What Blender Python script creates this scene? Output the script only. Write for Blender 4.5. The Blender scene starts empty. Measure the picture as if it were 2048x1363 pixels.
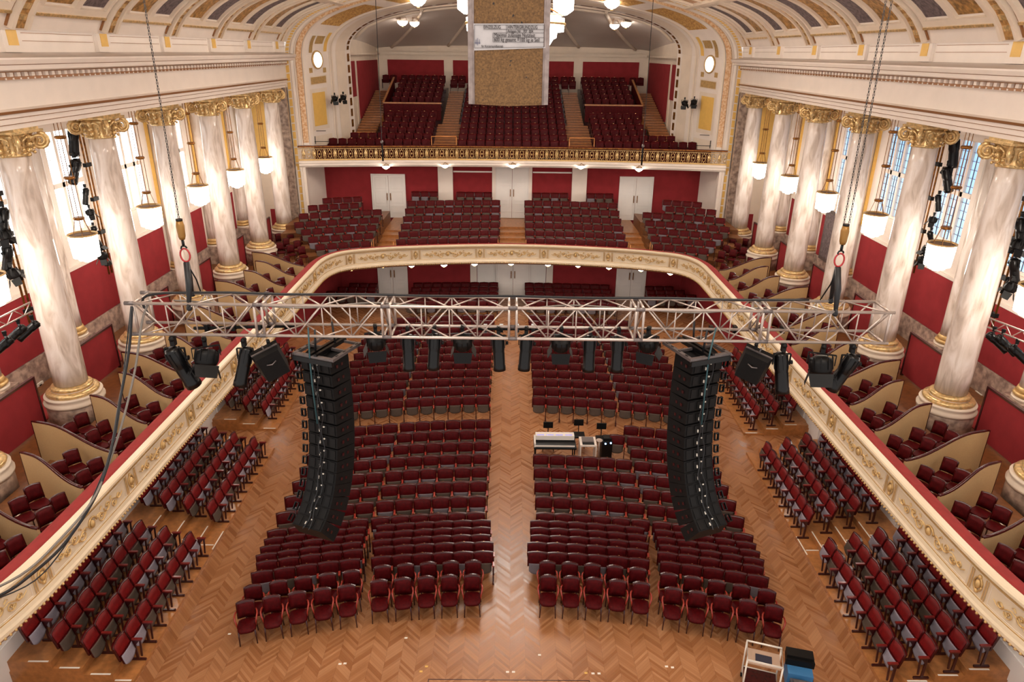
import bpy, math, random
from math import sin, cos, pi, sqrt, atan2, radians
from mathutils import Vector, Matrix
random.seed(7)
SC = bpy.context.scene
COL = SC.collection
# ------------------------------------------------------------------ camera
PITCH, ROLL, YAW, FPX = .3912, .0116, .0039, 1400.
def cam_axes():
    cp, sp, cy, sy = cos(PITCH), sin(PITCH), cos(YAW), sin(YAW)
    f = Vector((sy*cp, cy*cp, -sp)); r = Vector((cy, -sy, 0)); u = r.cross(f)
    cr, sr = cos(ROLL), sin(ROLL)
    return f, r*cr+u*sr, u*cr-r*sr
CF, CR, CU = cam_axes()
CP = Vector((-.08, 0, 13.0))
cd = bpy.data.cameras.new('camera'); cd.sensor_width = 36; cd.lens = FPX/2048*36
cd.clip_start = .05; cd.clip_end = 300
cam = bpy.data.objects.new('camera', cd); COL.objects.link(cam)
m = Matrix((CR, CU, -CF)).transposed().to_4x4(); m.translation = CP
cam.matrix_world = m; SC.camera = cam
def at(x, y, ax, v):
    """world point seen at pixel x, y of the 2048 x 1363 frame where coordinate ax equals v"""
    d = CF + CR*((x-1024)/FPX) - CU*((y-681.5)/FPX)
    i = 'xyz'.index(ax); t = (v-CP[i])/d[i]
    return CP+d*t
# ------------------------------------------------------------------ mesh builder
class MB:
    def __init__(s): s.v=[]; s.f=[]; s.m=[]; s.s=[]
    def add(s, vs, fs, mi=0, sm=False):
        b=len(s.v); s.v.extend(tuple(p) for p in vs)
        for f in fs: s.f.append(tuple(b+i for i in f)); s.m.append(mi); s.s.append(sm)
        return s
    def box(s, x0,x1,y0,y1,z0,z1, mi=0, M=None):
        vs=[Vector(p) for p in ((x0,y0,z0),(x1,y0,z0),(x1,y1,z0),(x0,y1,z0),(x0,y0,z1),(x1,y0,z1),(x1,y1,z1),(x0,y1,z1))]
        if M is not None: vs=[M@p for p in vs]
        return s.add(vs, [(0,3,2,1),(4,5,6,7),(0,1,5,4),(1,2,6,5),(2,3,7,6),(3,0,4,7)], mi)
    def bar(s, a, b, w, h=None, mi=0, up=(0,0,1)):
        a=Vector(a); b=Vector(b); h=h or w; d=(b-a); L=d.length
        if L<1e-6: return s
        d/=L; u=Vector(up)
        if abs(d.dot(u))>.98: u=Vector((1,0,0))
        x=d.cross(u).normalized(); z=x.cross(d)
        M=Matrix((x,d,z)).transposed().to_4x4(); M.translation=a
        return s.box(-w/2,w/2,0,L,-h/2,h/2,mi,M)
    def tube(s, pts, r, n=6, mi=0, caps=True, closed=False):
        pts=[Vector(p) for p in pts]; k=len(pts)
        rs=r if isinstance(r,(list,tuple)) else [r]*k
        rings=[]; prev=None
        for i,p in enumerate(pts):
            if closed: d=pts[(i+1)%k]-pts[i-1]
            else: d=pts[min(i+1,k-1)]-pts[max(i-1,0)]
            if d.length<1e-9: d=Vector((0,0,1))
            d.normalize()
            if prev is None:
                u=Vector((0,0,1)) if abs(d.z)<.9 else Vector((1,0,0))
                x=d.cross(u).normalized()
            else:
                x=(prev-d*prev.dot(d))
                x=x.normalized() if x.length>1e-6 else d.orthogonal().normalized()
            prev=x; y=d.cross(x)
            rings.append([p+(x*cos(2*pi*j/n)+y*sin(2*pi*j/n))*rs[i] for j in range(n)])
        vs=[q for R in rings for q in R]; fs=[]
        K=k if closed else k-1
        for i in range(K):
            a=i*n; b=((i+1)%k)*n
            for j in range(n): fs.append((a+j,a+(j+1)%n,b+(j+1)%n,b+j))
        if caps and not closed: fs.append(tuple(range(n))[::-1]); fs.append(tuple((k-1)*n+j for j in range(n)))
        return s.add(vs,fs,mi,n>4)
    def lathe(s, prof, n=24, mi=0, M=None, sm=True, mis=None):
        vs=[];fs=[];M=M or Matrix()
        for r,z in prof:
            for j in range(n): vs.append(M@Vector((r*cos(2*pi*j/n), r*sin(2*pi*j/n), z)))
        b=len(s.v); s.v.extend(tuple(p) for p in vs)
        for i in range(len(prof)-1):
            for j in range(n):
                s.f.append((b+i*n+j,b+i*n+(j+1)%n,b+(i+1)*n+(j+1)%n,b+(i+1)*n+j)); s.m.append(mis[i] if mis else mi); s.s.append(sm)
        if prof[0][0]>1e-6: s.f.append(tuple(b+j for j in range(n))[::-1]); s.m.append(mis[0] if mis else mi); s.s.append(False)
        if prof[-1][0]>1e-6:
            k=b+(len(prof)-1)*n; s.f.append(tuple(k+j for j in range(n))); s.m.append(mis[-1] if mis else mi); s.s.append(False)
        return s
    def poly(s, pts, mi=0): return s.add(pts,[tuple(range(len(pts)))],mi)
    def prism(s, pts, d, mi=0):
        """pts: planar loop, extruded by vector d"""
        pts=[Vector(p) for p in pts]; d=Vector(d); n=len(pts)
        return s.add(pts+[p+d for p in pts],[tuple(range(n))[::-1],tuple(range(n,2*n))]+[(i,(i+1)%n,n+(i+1)%n,n+i) for i in range(n)],mi)
    def sweep(s, path, prof, mi=0, closed=False, sm=False, side=1, mis=None):
        """path: plan points (x,y); prof: closed loop of (offset to the right of travel, z)"""
        k=len(path); rows=[]
        for i,(x,y) in enumerate(path):
            a=path[i-1] if i else path[0]; b=path[i+1] if i<k-1 else path[-1]
            d=Vector((b[0]-a[0],b[1]-a[1])).normalized(); nx,ny=d.y*side,-d.x*side
            rows.append([(x+nx*o,y+ny*o,z) for o,z in prof])
        n=len(prof); b0=len(s.v); s.v.extend(p for R in rows for p in R)
        for i in range(k-1):
            for j in range(n):
                s.f.append((b0+i*n+j,b0+i*n+(j+1)%n,b0+(i+1)*n+(j+1)%n,b0+(i+1)*n+j)); s.m.append(mis[j] if mis else mi); s.s.append(sm)
        s.f.append(tuple(b0+j for j in range(n))); s.m.append(mi); s.s.append(False)
        s.f.append(tuple(b0+(k-1)*n+j for j in range(n))[::-1]); s.m.append(mi); s.s.append(False)
        return s
    def blob(s, c, r, mi=0, n=8, k=5):
        c=Vector(c); r=Vector(r if isinstance(r,(tuple,list)) else (r,r,r)); prof=[]
        M=Matrix.Translation(c)@Matrix.Diagonal((r.x,r.y,r.z,1))
        prof=[(max(0,sin(pi*i/k)),-cos(pi*i/k)) for i in range(k+1)]
        return s.lathe(prof,n,mi,M)
    def mesh(s, name, mats):
        me=bpy.data.meshes.new(name); me.from_pydata(s.v,[],s.f)
        for m_ in (mats if isinstance(mats,(list,tuple)) else [mats]): me.materials.append(m_)
        me.polygons.foreach_set('material_index',s.m); me.polygons.foreach_set('use_smooth',s.s)
        me.update()
        import bmesh as _b
        bm=_b.new(); bm.from_mesh(me); _b.ops.recalc_face_normals(bm,faces=bm.faces); bm.to_mesh(me); bm.free()
        return me
    def obj(s, name, mats, parent=None, loc=None, kind=None):
        o=bpy.data.objects.new(name, s.mesh(name,mats)); COL.objects.link(o)
        if parent: o.parent=parent
        if loc is not None: o.location=loc
        if kind: o['kind']=kind
        return o
def tag(o, label, cat, group=None, kind=None):
    o['label']=label; o['category']=cat
    if group: o['group']=group
    if kind: o['kind']=kind
    return o
def empty(name, loc=(0,0,0), rz=0, label=None, cat=None, group=None, kind=None):
    o=bpy.data.objects.new(name,None); COL.objects.link(o); o.location=loc; o.rotation_euler=(0,0,rz)
    o.empty_display_size=.1
    if label: tag(o,label,cat,group,kind)
    return o
def put(name, me, parent=None, loc=None, rot=None):
    o=bpy.data.objects.new(name,me); COL.objects.link(o)
    if parent: o.parent=parent
    if loc is not None: o.location=loc
    if rot is not None: o.rotation_euler=rot
    return o
def copy_tree(o, parent=None):
    c=o.copy(); COL.objects.link(c); c.parent=parent
    for ch in list(o.children): copy_tree(ch,c)
    return c
ORD='zeroth first second third fourth fifth sixth seventh eighth ninth tenth eleventh twelfth thirteenth fourteenth fifteenth sixteenth seventeenth eighteenth nineteenth twentieth'.split()
NUM='zero one two three four five six seven eight nine ten eleven twelve thirteen fourteen fifteen sixteen seventeen eighteen nineteen twenty'.split()
# ------------------------------------------------------------------ materials
def srgb(r,g,b):
    f=lambda c:(c/255/12.92) if c/255<=.04045 else ((c/255+.055)/1.055)**2.4
    return (f(r),f(g),f(b),1)
def mk(name, col, rough=.6, metal=0, emit=None, es=0, var=0, vscale=8, bump=0, bscale=60, spec=.5, col2=None, coat=0, sheen=0):
    M=bpy.data.materials.new(name); M.use_nodes=True; nt=M.node_tree; b=nt.nodes['Principled BSDF']
    b.inputs['Base Color'].default_value=col; b.inputs['Roughness'].default_value=rough; b.inputs['Metallic'].default_value=metal
    b.inputs['Specular IOR Level'].default_value=spec
    if coat: b.inputs['Coat Weight'].default_value=coat; b.inputs['Coat Roughness'].default_value=.15
    if sheen: b.inputs['Sheen Weight'].default_value=sheen; b.inputs['Sheen Tint'].default_value=col
    if emit: b.inputs['Emission Color'].default_value=emit; b.inputs['Emission Strength'].default_value=es
    if var or bump:
        tc=nt.nodes.new('ShaderNodeTexCoord')
        if var:
            n=nt.nodes.new('ShaderNodeTexNoise'); n.inputs['Scale'].default_value=vscale; n.inputs['Detail'].default_value=4
            nt.links.new(tc.outputs['Object'],n.inputs['Vector'])
            mx=nt.nodes.new('ShaderNodeMix'); mx.data_type='RGBA'
            c2=col2 or tuple(c*(1-var) for c in col[:3])+(1,)
            mx.inputs['A'].default_value=c2; mx.inputs['B'].default_value=col
            rp=nt.nodes.new('ShaderNodeMapRange'); rp.inputs[1].default_value=.35; rp.inputs[2].default_value=.65
            nt.links.new(n.outputs['Fac'],rp.inputs[0]); nt.links.new(rp.outputs[0],mx.inputs['Factor'])
            nt.links.new(mx.outputs['Result'],b.inputs['Base Color'])
        if bump:
            n=nt.nodes.new('ShaderNodeTexNoise'); n.inputs['Scale'].default_value=bscale
            nt.links.new(tc.outputs['Object'],n.inputs['Vector'])
            bp=nt.nodes.new('ShaderNodeBump'); bp.inputs['Strength'].default_value=bump; bp.inputs['Distance'].default_value=.01
            nt.links.new(n.outputs['Fac'],bp.inputs['Height']); nt.links.new(bp.outputs['Normal'],b.inputs['Normal'])
    return M
CREAM=mk('cream_plaster',srgb(236,222,210),.55,var=.05,vscale=1.5)
CREAM2=mk('warm_cream_plaster',srgb(230,212,192),.55,var=.06,vscale=2)
PARA=mk('ivory_paint',srgb(228,208,178),.4,var=.05,vscale=2)
GREYC=mk('grey_stucco',srgb(205,190,178),.6,var=.06,vscale=1)  # greyer, darker stucco tone than the cream plaster
YEL=mk('ochre_panel',srgb(232,186,98),.55,var=.06,vscale=6)
GOLD=mk('gilding',srgb(238,202,142),.28,metal=.5,var=.4,vscale=12,bump=.4,bscale=30)
GOLDD=mk('dark_gilding',srgb(170,112,48),.35,metal=.6,var=.6,vscale=9,bump=.7,bscale=24)
GOLDW=mk('gold_paint',srgb(216,178,118),.4,metal=.35,var=.2,vscale=10)
BRONZE=mk('brown_fillet',srgb(150,102,62),.45,metal=.3)
PANDK=mk('grey_relief',srgb(120,104,104),.7,var=.55,vscale=9,bump=.8,bscale=14)
PANGD=mk('gold_relief',srgb(206,156,92),.5,metal=.3,var=.65,vscale=7,bump=1,bscale=12)
OCHREL=mk('ochre_relief',srgb(222,180,110),.5,var=.4,vscale=9,bump=1,bscale=14,col2=srgb(170,116,58))
FLORAL=mk('gilded_stucco',srgb(226,196,160),.5,metal=.1,var=.35,vscale=10,bump=1,bscale=14,col2=srgb(196,140,88))
REDW=mk('red_wall_fabric',srgb(146,44,48),.85,var=.14,vscale=2.2,bump=.3,bscale=90,spec=.2)
REDC=mk('red_carpet',srgb(150,42,40),.95,var=.15,vscale=5)
REDS=mk('red_velvet',srgb(82,3,8),.6,var=.4,vscale=14,spec=.15)
REDO=mk('bright_red_velvet',srgb(116,10,12),.5,var=.35,vscale=10,spec=.25)
REDD=mk('dark_red_velvet',srgb(72,3,9),.6,var=.25,vscale=12,spec=.15)
MAHO=mk('mahogany',srgb(66,4,6),.25,var=.3,vscale=12,spec=.4)
MAHOD=mk('dark_mahogany',srgb(60,10,12),.35,var=.3,vscale=12,coat=.3)
ARMD=mk('dark_red_stained_armrest',srgb(122,32,28),.3,var=.2,vscale=20,coat=.4)
ARMW=mk('red_stained_armrest',srgb(160,50,36),.3,var=.2,vscale=20,coat=.4)
UG=mk('grey_seat_underside',srgb(112,104,110),.7,var=.1,vscale=30)
UGS=mk('pale_grey_seat_underside',srgb(146,140,152),.7,var=.1,vscale=30)
UB=mk('brown_seat_underside',srgb(84,70,60),.75,var=.1,vscale=30)
PLATE=mk('brass_number_plate',srgb(220,170,120),.25,metal=.7)
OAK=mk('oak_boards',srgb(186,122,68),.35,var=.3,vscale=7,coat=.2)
OAKD=mk('dark_oak',srgb(128,78,40),.4,var=.3,vscale=7)  # darker brown oak for balcony, box floors and risers
STRIP=mk('white_step_edge',srgb(238,228,214),.5)
LNING=mk('linen_beige_panel',srgb(192,158,112),.8,var=.08,vscale=40,bump=.2,bscale=120)
WHITE=mk('white_door_paint',srgb(240,234,228),.4,var=.03,vscale=2)
BLACK=mk('black_metal',srgb(14,12,12),.5,spec=.25,var=.3,vscale=10)
BLACKG=mk('glossy_black_metal',srgb(12,11,12),.3,spec=.35)
GRILL=mk('black_cabinet',srgb(15,13,13),.6,spec=.2,var=.25,vscale=30)
STEEL=mk('painted_grey_steel',srgb(122,112,110),.4,metal=.5,var=.2,vscale=8)
ALU=mk('aluminium_tube',srgb(200,184,174),.32,metal=.6,var=.1,vscale=12)
RUB=mk('black_rubber_cable',srgb(20,20,24),.5)
GRCAB=mk('grey_cable',srgb(120,112,104),.55)
BRASSW=mk('brass_rail',srgb(214,146,88),.3,metal=.5)
BLUE=mk('blue_paint',srgb(60,120,170),.45)
LAMPE=mk('lit_crystal',srgb(255,250,240),.3,emit=(1,.90,.78,1),es=16)
LAMPG=mk('lit_glass_bowl',srgb(255,250,240),.3,emit=(1,.90,.80,1),es=14)
LAMPC=mk('lit_chandelier_crystal',srgb(255,250,240),.3,emit=(1,.92,.82,1),es=12)
WINL=mk('bright_window_pane',srgb(240,248,255),.2,emit=(.82,.92,1,1),es=3.2)
WINR=mk('blue_window_pane',srgb(170,205,235),.2,emit=(.30,.54,.86,1),es=.75)
def marble():
    M=bpy.data.materials.new('veined_marble'); M.use_nodes=True; nt=M.node_tree; b=nt.nodes['Principled BSDF']; N=nt.nodes; L=nt.links
    b.inputs['Roughness'].default_value=.18
    tc=N.new('ShaderNodeTexCoord'); mp=N.new('ShaderNodeMapping'); mp.inputs['Scale'].default_value=(1,1,.22)
    L.new(tc.outputs['Object'],mp.inputs['Vector'])
    n=N.new('ShaderNodeTexNoise'); n.inputs['Scale'].default_value=3.2; n.inputs['Detail'].default_value=8; n.inputs['Distortion'].default_value=1.4
    L.new(mp.outputs[0],n.inputs['Vector'])
    r=N.new('ShaderNodeValToRGB'); e=r.color_ramp.elements
    e[0].position=.26; e[0].color=srgb(158,142,130); e[1].position=.64; e[1].color=srgb(236,224,216)
    q=e.new(.40); q.color=srgb(204,186,172)
    q=e.new(.5); q.color=srgb(222,207,196)
    L.new(n.outputs['Fac'],r.inputs[0]); L.new(r.outputs[0],b.inputs['Base Color'])
    return M
MARB=marble()
MARBD=mk('mottled_marble',srgb(196,172,154),.3,var=.5,vscale=5,col2=srgb(128,108,98))
def parquet():
    M=bpy.data.materials.new('herringbone_parquet'); M.use_nodes=True; nt=M.node_tree; b=nt.nodes['Principled BSDF']; N=nt.nodes; L=nt.links
    def math_(op,a,c=None):
        n=N.new('ShaderNodeMath'); n.operation=op
        for i,v in enumerate((a,c)):
            if v is None: continue
            if isinstance(v,(int,float)): n.inputs[i].default_value=v
            else: L.new(v,n.inputs[i])
        return n.outputs[0]
    tc=N.new('ShaderNodeTexCoord'); sp=N.new('ShaderNodeSeparateXYZ'); L.new(tc.outputs['Object'],sp.inputs[0])
    X,Y=sp.outputs[0],sp.outputs[1]
    W=.36
    u=math_('DIVIDE',X,W); col=math_('FLOOR',u); fr=math_('FRACT',u)
    par=math_('MODULO',math_('ABSOLUTE',col),2)
    sgn=math_('SUBTRACT',math_('MULTIPLY',par,2),1)
    slope=math_('MULTIPLY',math_('MULTIPLY',math_('SUBTRACT',fr,.5),sgn),W*1.0)
    v=math_('DIVIDE',math_('ADD',Y,slope),.085)
    idp=math_('FLOOR',v); fv=math_('FRACT',v)
    cmb=N.new('ShaderNodeCombineXYZ'); L.new(col,cmb.inputs[0]); L.new(idp,cmb.inputs[1])
    wn=N.new('ShaderNodeTexWhiteNoise'); wn.noise_dimensions='3D'; L.new(cmb.outputs[0],wn.inputs['Vector'])
    big=N.new('ShaderNodeTexNoise'); big.inputs['Scale'].default_value=.35; big.inputs['Detail'].default_value=3; L.new(tc.outputs['Object'],big.inputs['Vector'])
    gr=N.new('ShaderNodeTexNoise'); gr.inputs['Scale'].default_value=30; L.new(tc.outputs['Object'],gr.inputs['Vector'])
    f=math_('ADD',math_('MULTIPLY',wn.outputs['Value'],.62),math_('ADD',math_('MULTIPLY',big.outputs['Fac'],.35),math_('MULTIPLY',gr.outputs['Fac'],.12)))
    r=N.new('ShaderNodeValToRGB'); e=r.color_ramp.elements
    e[0].position=.05; e[0].color=srgb(134,84,50); e[1].position=1.0; e[1].color=srgb(184,132,90)
    q=e.new(.5); q.color=srgb(160,106,66)
    L.new(f,r.inputs[0])
    edge=math_('ADD',math_('LESS_THAN',fv,.06),math_('LESS_THAN',fr,.02))
    mx=N.new('ShaderNodeMix'); mx.data_type='RGBA'; mx.inputs['B'].default_value=srgb(110,62,34)
    L.new(math_('MULTIPLY',math_('MINIMUM',edge,1),.55),mx.inputs['Factor']); L.new(r.outputs[0],mx.inputs['A'])
    L.new(mx.outputs['Result'],b.inputs['Base Color'])
    L.new(math_('ADD',.24,math_('MULTIPLY',wn.outputs['Value'],.16)),b.inputs['Roughness'])
    return M
PARQ=parquet()
def beam_mat():
    M=bpy.data.materials.new('worn_gold_brown_paint'); M.use_nodes=True; nt=M.node_tree; b=nt.nodes['Principled BSDF']; N=nt.nodes; L=nt.links
    b.inputs['Roughness'].default_value=.45; b.inputs['Metallic'].default_value=.25
    tc=N.new('ShaderNodeTexCoord')
    n=N.new('ShaderNodeTexNoise'); n.inputs['Scale'].default_value=260; n.inputs['Detail'].default_value=8; L.new(tc.outputs['Object'],n.inputs['Vector'])
    r=N.new('ShaderNodeValToRGB'); e=r.color_ramp.elements; e[0].position=.25; e[0].color=srgb(92,62,32); e[1].position=.78; e[1].color=srgb(158,114,66)
    L.new(n.outputs['Fac'],r.inputs[0])
    v=N.new('ShaderNodeTexNoise'); v.inputs['Scale'].default_value=70; v.inputs['Detail'].default_value=2; L.new(tc.outputs['Object'],v.inputs['Vector'])
    r2=N.new('ShaderNodeValToRGB'); r2.color_ramp.elements[0].position=.27; r2.color_ramp.elements[0].color=(1,1,1,1); r2.color_ramp.elements[1].position=.31; r2.color_ramp.elements[1].color=(0,0,0,1)
    L.new(v.outputs['Fac'],r2.inputs[0])
    mx=N.new('ShaderNodeMix'); mx.data_type='RGBA'; L.new(r2.outputs[0],mx.inputs['Factor']); L.new(r.outputs[0],mx.inputs['A']); mx.inputs['B'].default_value=srgb(52,44,40)
    L.new(mx.outputs['Result'],b.inputs['Base Color'])
    bp=N.new('ShaderNodeBump'); bp.inputs['Strength'].default_value=.5; bp.inputs['Distance'].default_value=.002; L.new(n.outputs['Fac'],bp.inputs['Height']); L.new(bp.outputs[0],b.inputs['Normal'])
    return M
BEAM=beam_mat()
PAPER=mk('creased_white_paper',srgb(214,204,200),.7,var=.14,vscale=25,bump=.5,bscale=20)
INK=mk('black_print',srgb(50,38,38),.7)
INKB=mk('blue_print',srgb(50,60,120),.7)
XC=12.5; COLY=[17.91+4.022*k for k in range(6)]
# ================================================================== ROOM SHELL
def S_(name, b, mats): return b.obj(name, mats, kind='structure')
b=MB(); b.box(-11.2,11.2,1,39,-.15,0); S_('floor',b,PARQ)
# ---- balcony parapet path (plan), left half then mirrored
HALF=[(-10.6,6.6),(-9.95,7.8),(-9.45,9.0),(-9.15,10.2),(-9.04,11.5),(-9.0,13.5),(-8.98,16),(-8.95,20),(-8.92,24),(-8.9,28),(-8.88,30.6),(-8.84,31.4),(-8.7,32.1),(-8.4,32.7),(-7.9,33.15),(-7.2,33.45),(-6,33.85),(-4.1,34.22),(-2,34.5),(0,34.6)]
def catmull(P,n):
    out=[]
    for i in range(len(P)-1):
        p0=P[max(i-1,0)];p1=P[i];p2=P[i+1];p3=P[min(i+2,len(P)-1)]
        for k in range(n):
            t=k/n
            out.append(tuple(.5*((2*p1[c])+(-p0[c]+p2[c])*t+(2*p0[c]-5*p1[c]+4*p2[c]-p3[c])*t*t+(-p0[c]+3*p1[c]-3*p2[c]+p3[c])*t**3) for c in range(len(p1))))
    out.append(tuple(P[-1])); return out
FULL=HALF+[(-x,y) for x,y in HALF[-2::-1]]
PATH=catmull(FULL,4)
def arclen(P):
    L=[0]
    for i in range(1,len(P)): L.append(L[-1]+math.dist(P[i],P[i-1]))
    return L
PL=arclen(PATH)
def along(P,L,s):
    s=max(0,min(L[-1]-1e-6,s))
    import bisect
    i=min(max(bisect.bisect_right(L,s)-1,0),len(P)-2)
    t=(s-L[i])/(L[i+1]-L[i]); x=P[i][0]+(P[i+1][0]-P[i][0])*t; y=P[i][1]+(P[i+1][1]-P[i][1])*t
    d=Vector((P[i+1][0]-P[i][0],P[i+1][1]-P[i][1],0)).normalized()
    return Vector((x,y,0)), d
# travel: left side away from stage, hall interior lies to the RIGHT -> side=1 offset positive = into the hall
# ---- balcony slab
b=MB()
for i in range(len(PATH)-1):
    (x0,y0),(x1,y1)=PATH[i],PATH[i+1]
    def out(x,y):
        return (15.05 if x>0 else -15.05,y)
    if y0<32.0 and y1<32.0 or abs(x0)>8.75:
        a,c=out(x0,y0),out(x1,y1)
        if a[0]*c[0]<0: continue
        pts=[(x0,y0),(x1,y1),c,a]
        b.prism([(x,y,2.98) for x,y in pts],(0,0,.14))
yb=32.06
mid=[p for p in PATH if abs(p[0])<=8.75]
for i in range(len(mid)-1):
    (x0,y0),(x1,y1)=mid[i],mid[i+1]
    b.prism([(x0,y0,2.98),(x1,y1,2.98),(x1,42.2,2.98),(x0,42.2,2.98)],(0,0,.14))
b.box(-15.05,-8.7,32.0,42.2,2.98,3.12); b.box(8.7,15.05,32.0,42.2,2.98,3.12)
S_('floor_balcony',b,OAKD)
# carpet in the side corridors
for sd,nm in ((-1,'left'),(1,'right')):
    b=MB(); b.box(*sorted((sd*13.31,sd*14.4)),7,39.1,3.12,3.135); o=b.obj('corridor_carpet',REDC)
    tag(o,'long red carpet runner on the corridor floor behind the columns, %s wall side'%nm,'carpet','red corridor carpets')
# ---- ground floor walls
for sd,nm in ((-1,'left'),(1,'right')):
    b=MB(); b.box(*sorted((sd*10.98,sd*11.2)),5,30.0,0,2.98,0)
    for y in [8.3+1.35*k for k in range(16)]:
        if y<29:
            b.box(*sorted((sd*10.98,sd*10.95)),y,y+1.05,.35,1.0,0); b.box(*sorted((sd*10.98,sd*10.95)),y,y+1.05,1.2,2.7,0)
    S_('wall_%s'%nm,b,WHITE)
    b=MB(); b.prism([(sd*10.98,30,0),(sd*9.72,38.45,0),(sd*10.2,38.45,0),(sd*11.3,30,0)],(0,0,2.98)); S_('wall_%s'%nm,b,REDW)
b=MB(); b.box(-10.3,10.3,38.4,38.7,0,2.98,0)
b.box(-2.35,-1.98,38.33,38.4,0,2.98,1); b.box(1.98,2.35,38.33,38.4,0,2.98,1)
S_('wall_back',b,[REDW,CREAM])
def double_door(n,x0,x1,y,z0,z1,panels=2):
    r=empty('door_%d'%n,((x0+x1)/2,y,z0)); r['kind']='structure'
    w=(x1-x0)/2; h=z1-z0
    b=MB(); b.box(-w-.07,-w,-.09,.02,0,h+.08); b.box(w,w+.07,-.09,.02,0,h+.08); b.box(-w,w,-.09,.02,h,h+.08); b.obj('door_frame',WHITE,r)
    for s in (-1,1):
        b=MB(); a,c=sorted((0.008*s,s*(w-.005))); b.box(a,c,-.05,0,0.01,h-.01)
        for q in range(3):
            zz=[(.12,.28),(.34,.62),(.68,.95)][q]
            a2,c2=a+.12,c-.12
            for (xa,xb,za,zb) in ((a2,c2,zz[0]*h,zz[0]*h+.03),(a2,c2,zz[1]*h-.03,zz[1]*h),(a2,a2+.03,zz[0]*h,zz[1]*h),(c2-.03,c2,zz[0]*h,zz[1]*h)):
                b.box(xa,xb,-.065,-.05,za,zb)
        lf=b.obj('door_leaf',WHITE,r)
        b=MB(); x=.10*s; b.bar((x,-.09,h*.42),(x,-.09,h*.42+.42),.045); b.bar((x,-.05,h*.42+.03),(x,-.09,h*.42+.03),.03); b.bar((x,-.05,h*.42+.39),(x,-.09,h*.42+.39),.03)
        b.obj('door_handle',GOLDD,lf)
    return r
double_door(1,-7.55,-6.0,38.37,.02,2.5)
double_door(2,-.82,.98,38.3,.02,2.6)
double_door(3,6.05,7.6,38.37,.02,2.5)
b=MB(); b.box(-1.95,-.9,38.34,38.4,0,2.9); b.box(1.06,1.95,38.34,38.4,0,2.9)
for x0,x1 in ((-1.85,-1.0),(1.15,1.85)):
    b.box(x0,x1,38.31,38.34,.2,.9); b.box(x0,x1,38.31,38.34,1.1,2.7)
S_('trim_1',b,WHITE)
# ---- balcony back wall with recessed bays
b=MB()
b.box(-11.2,11.2,42.0,42.3,2.98,7.1,0)
for x0,x1 in ((-4.39,-3.52),(3.52,4.39)): b.box(x0,x1,41.75,42.0,3.1,7.1,1)
b.box(-1.2,-1.0,41.8,42,3.1,7.1,1); b.box(.96,1.16,41.8,42,3.1,7.1,1)
b.box(-3.5,-1.2,41.93,42,6.42,6.5,2); b.box(1.2,3.5,41.93,42,6.42,6.5,2)
S_('wall_back_balcony',b,[REDW,CREAM,WHITE])
double_door(4,-8.3,-6.42,41.97,3.68,6.2)
double_door(5,-.97,.93,41.9,3.75,6.85)
double_door(6,6.42,8.3,41.97,3.68,6.2)
for sd,nm in ((-1,'left'),(1,'right')):
    b=MB(); b.prism([(sd*11.08,42.05,3.1),(sd*11.75,39.7,3.1),(sd*12.2,39.7,3.1),(sd*12.2,42.05,3.1)],(0,0,4.1)); S_('wall_%s_balcony'%nm,b,CREAM)
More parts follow.
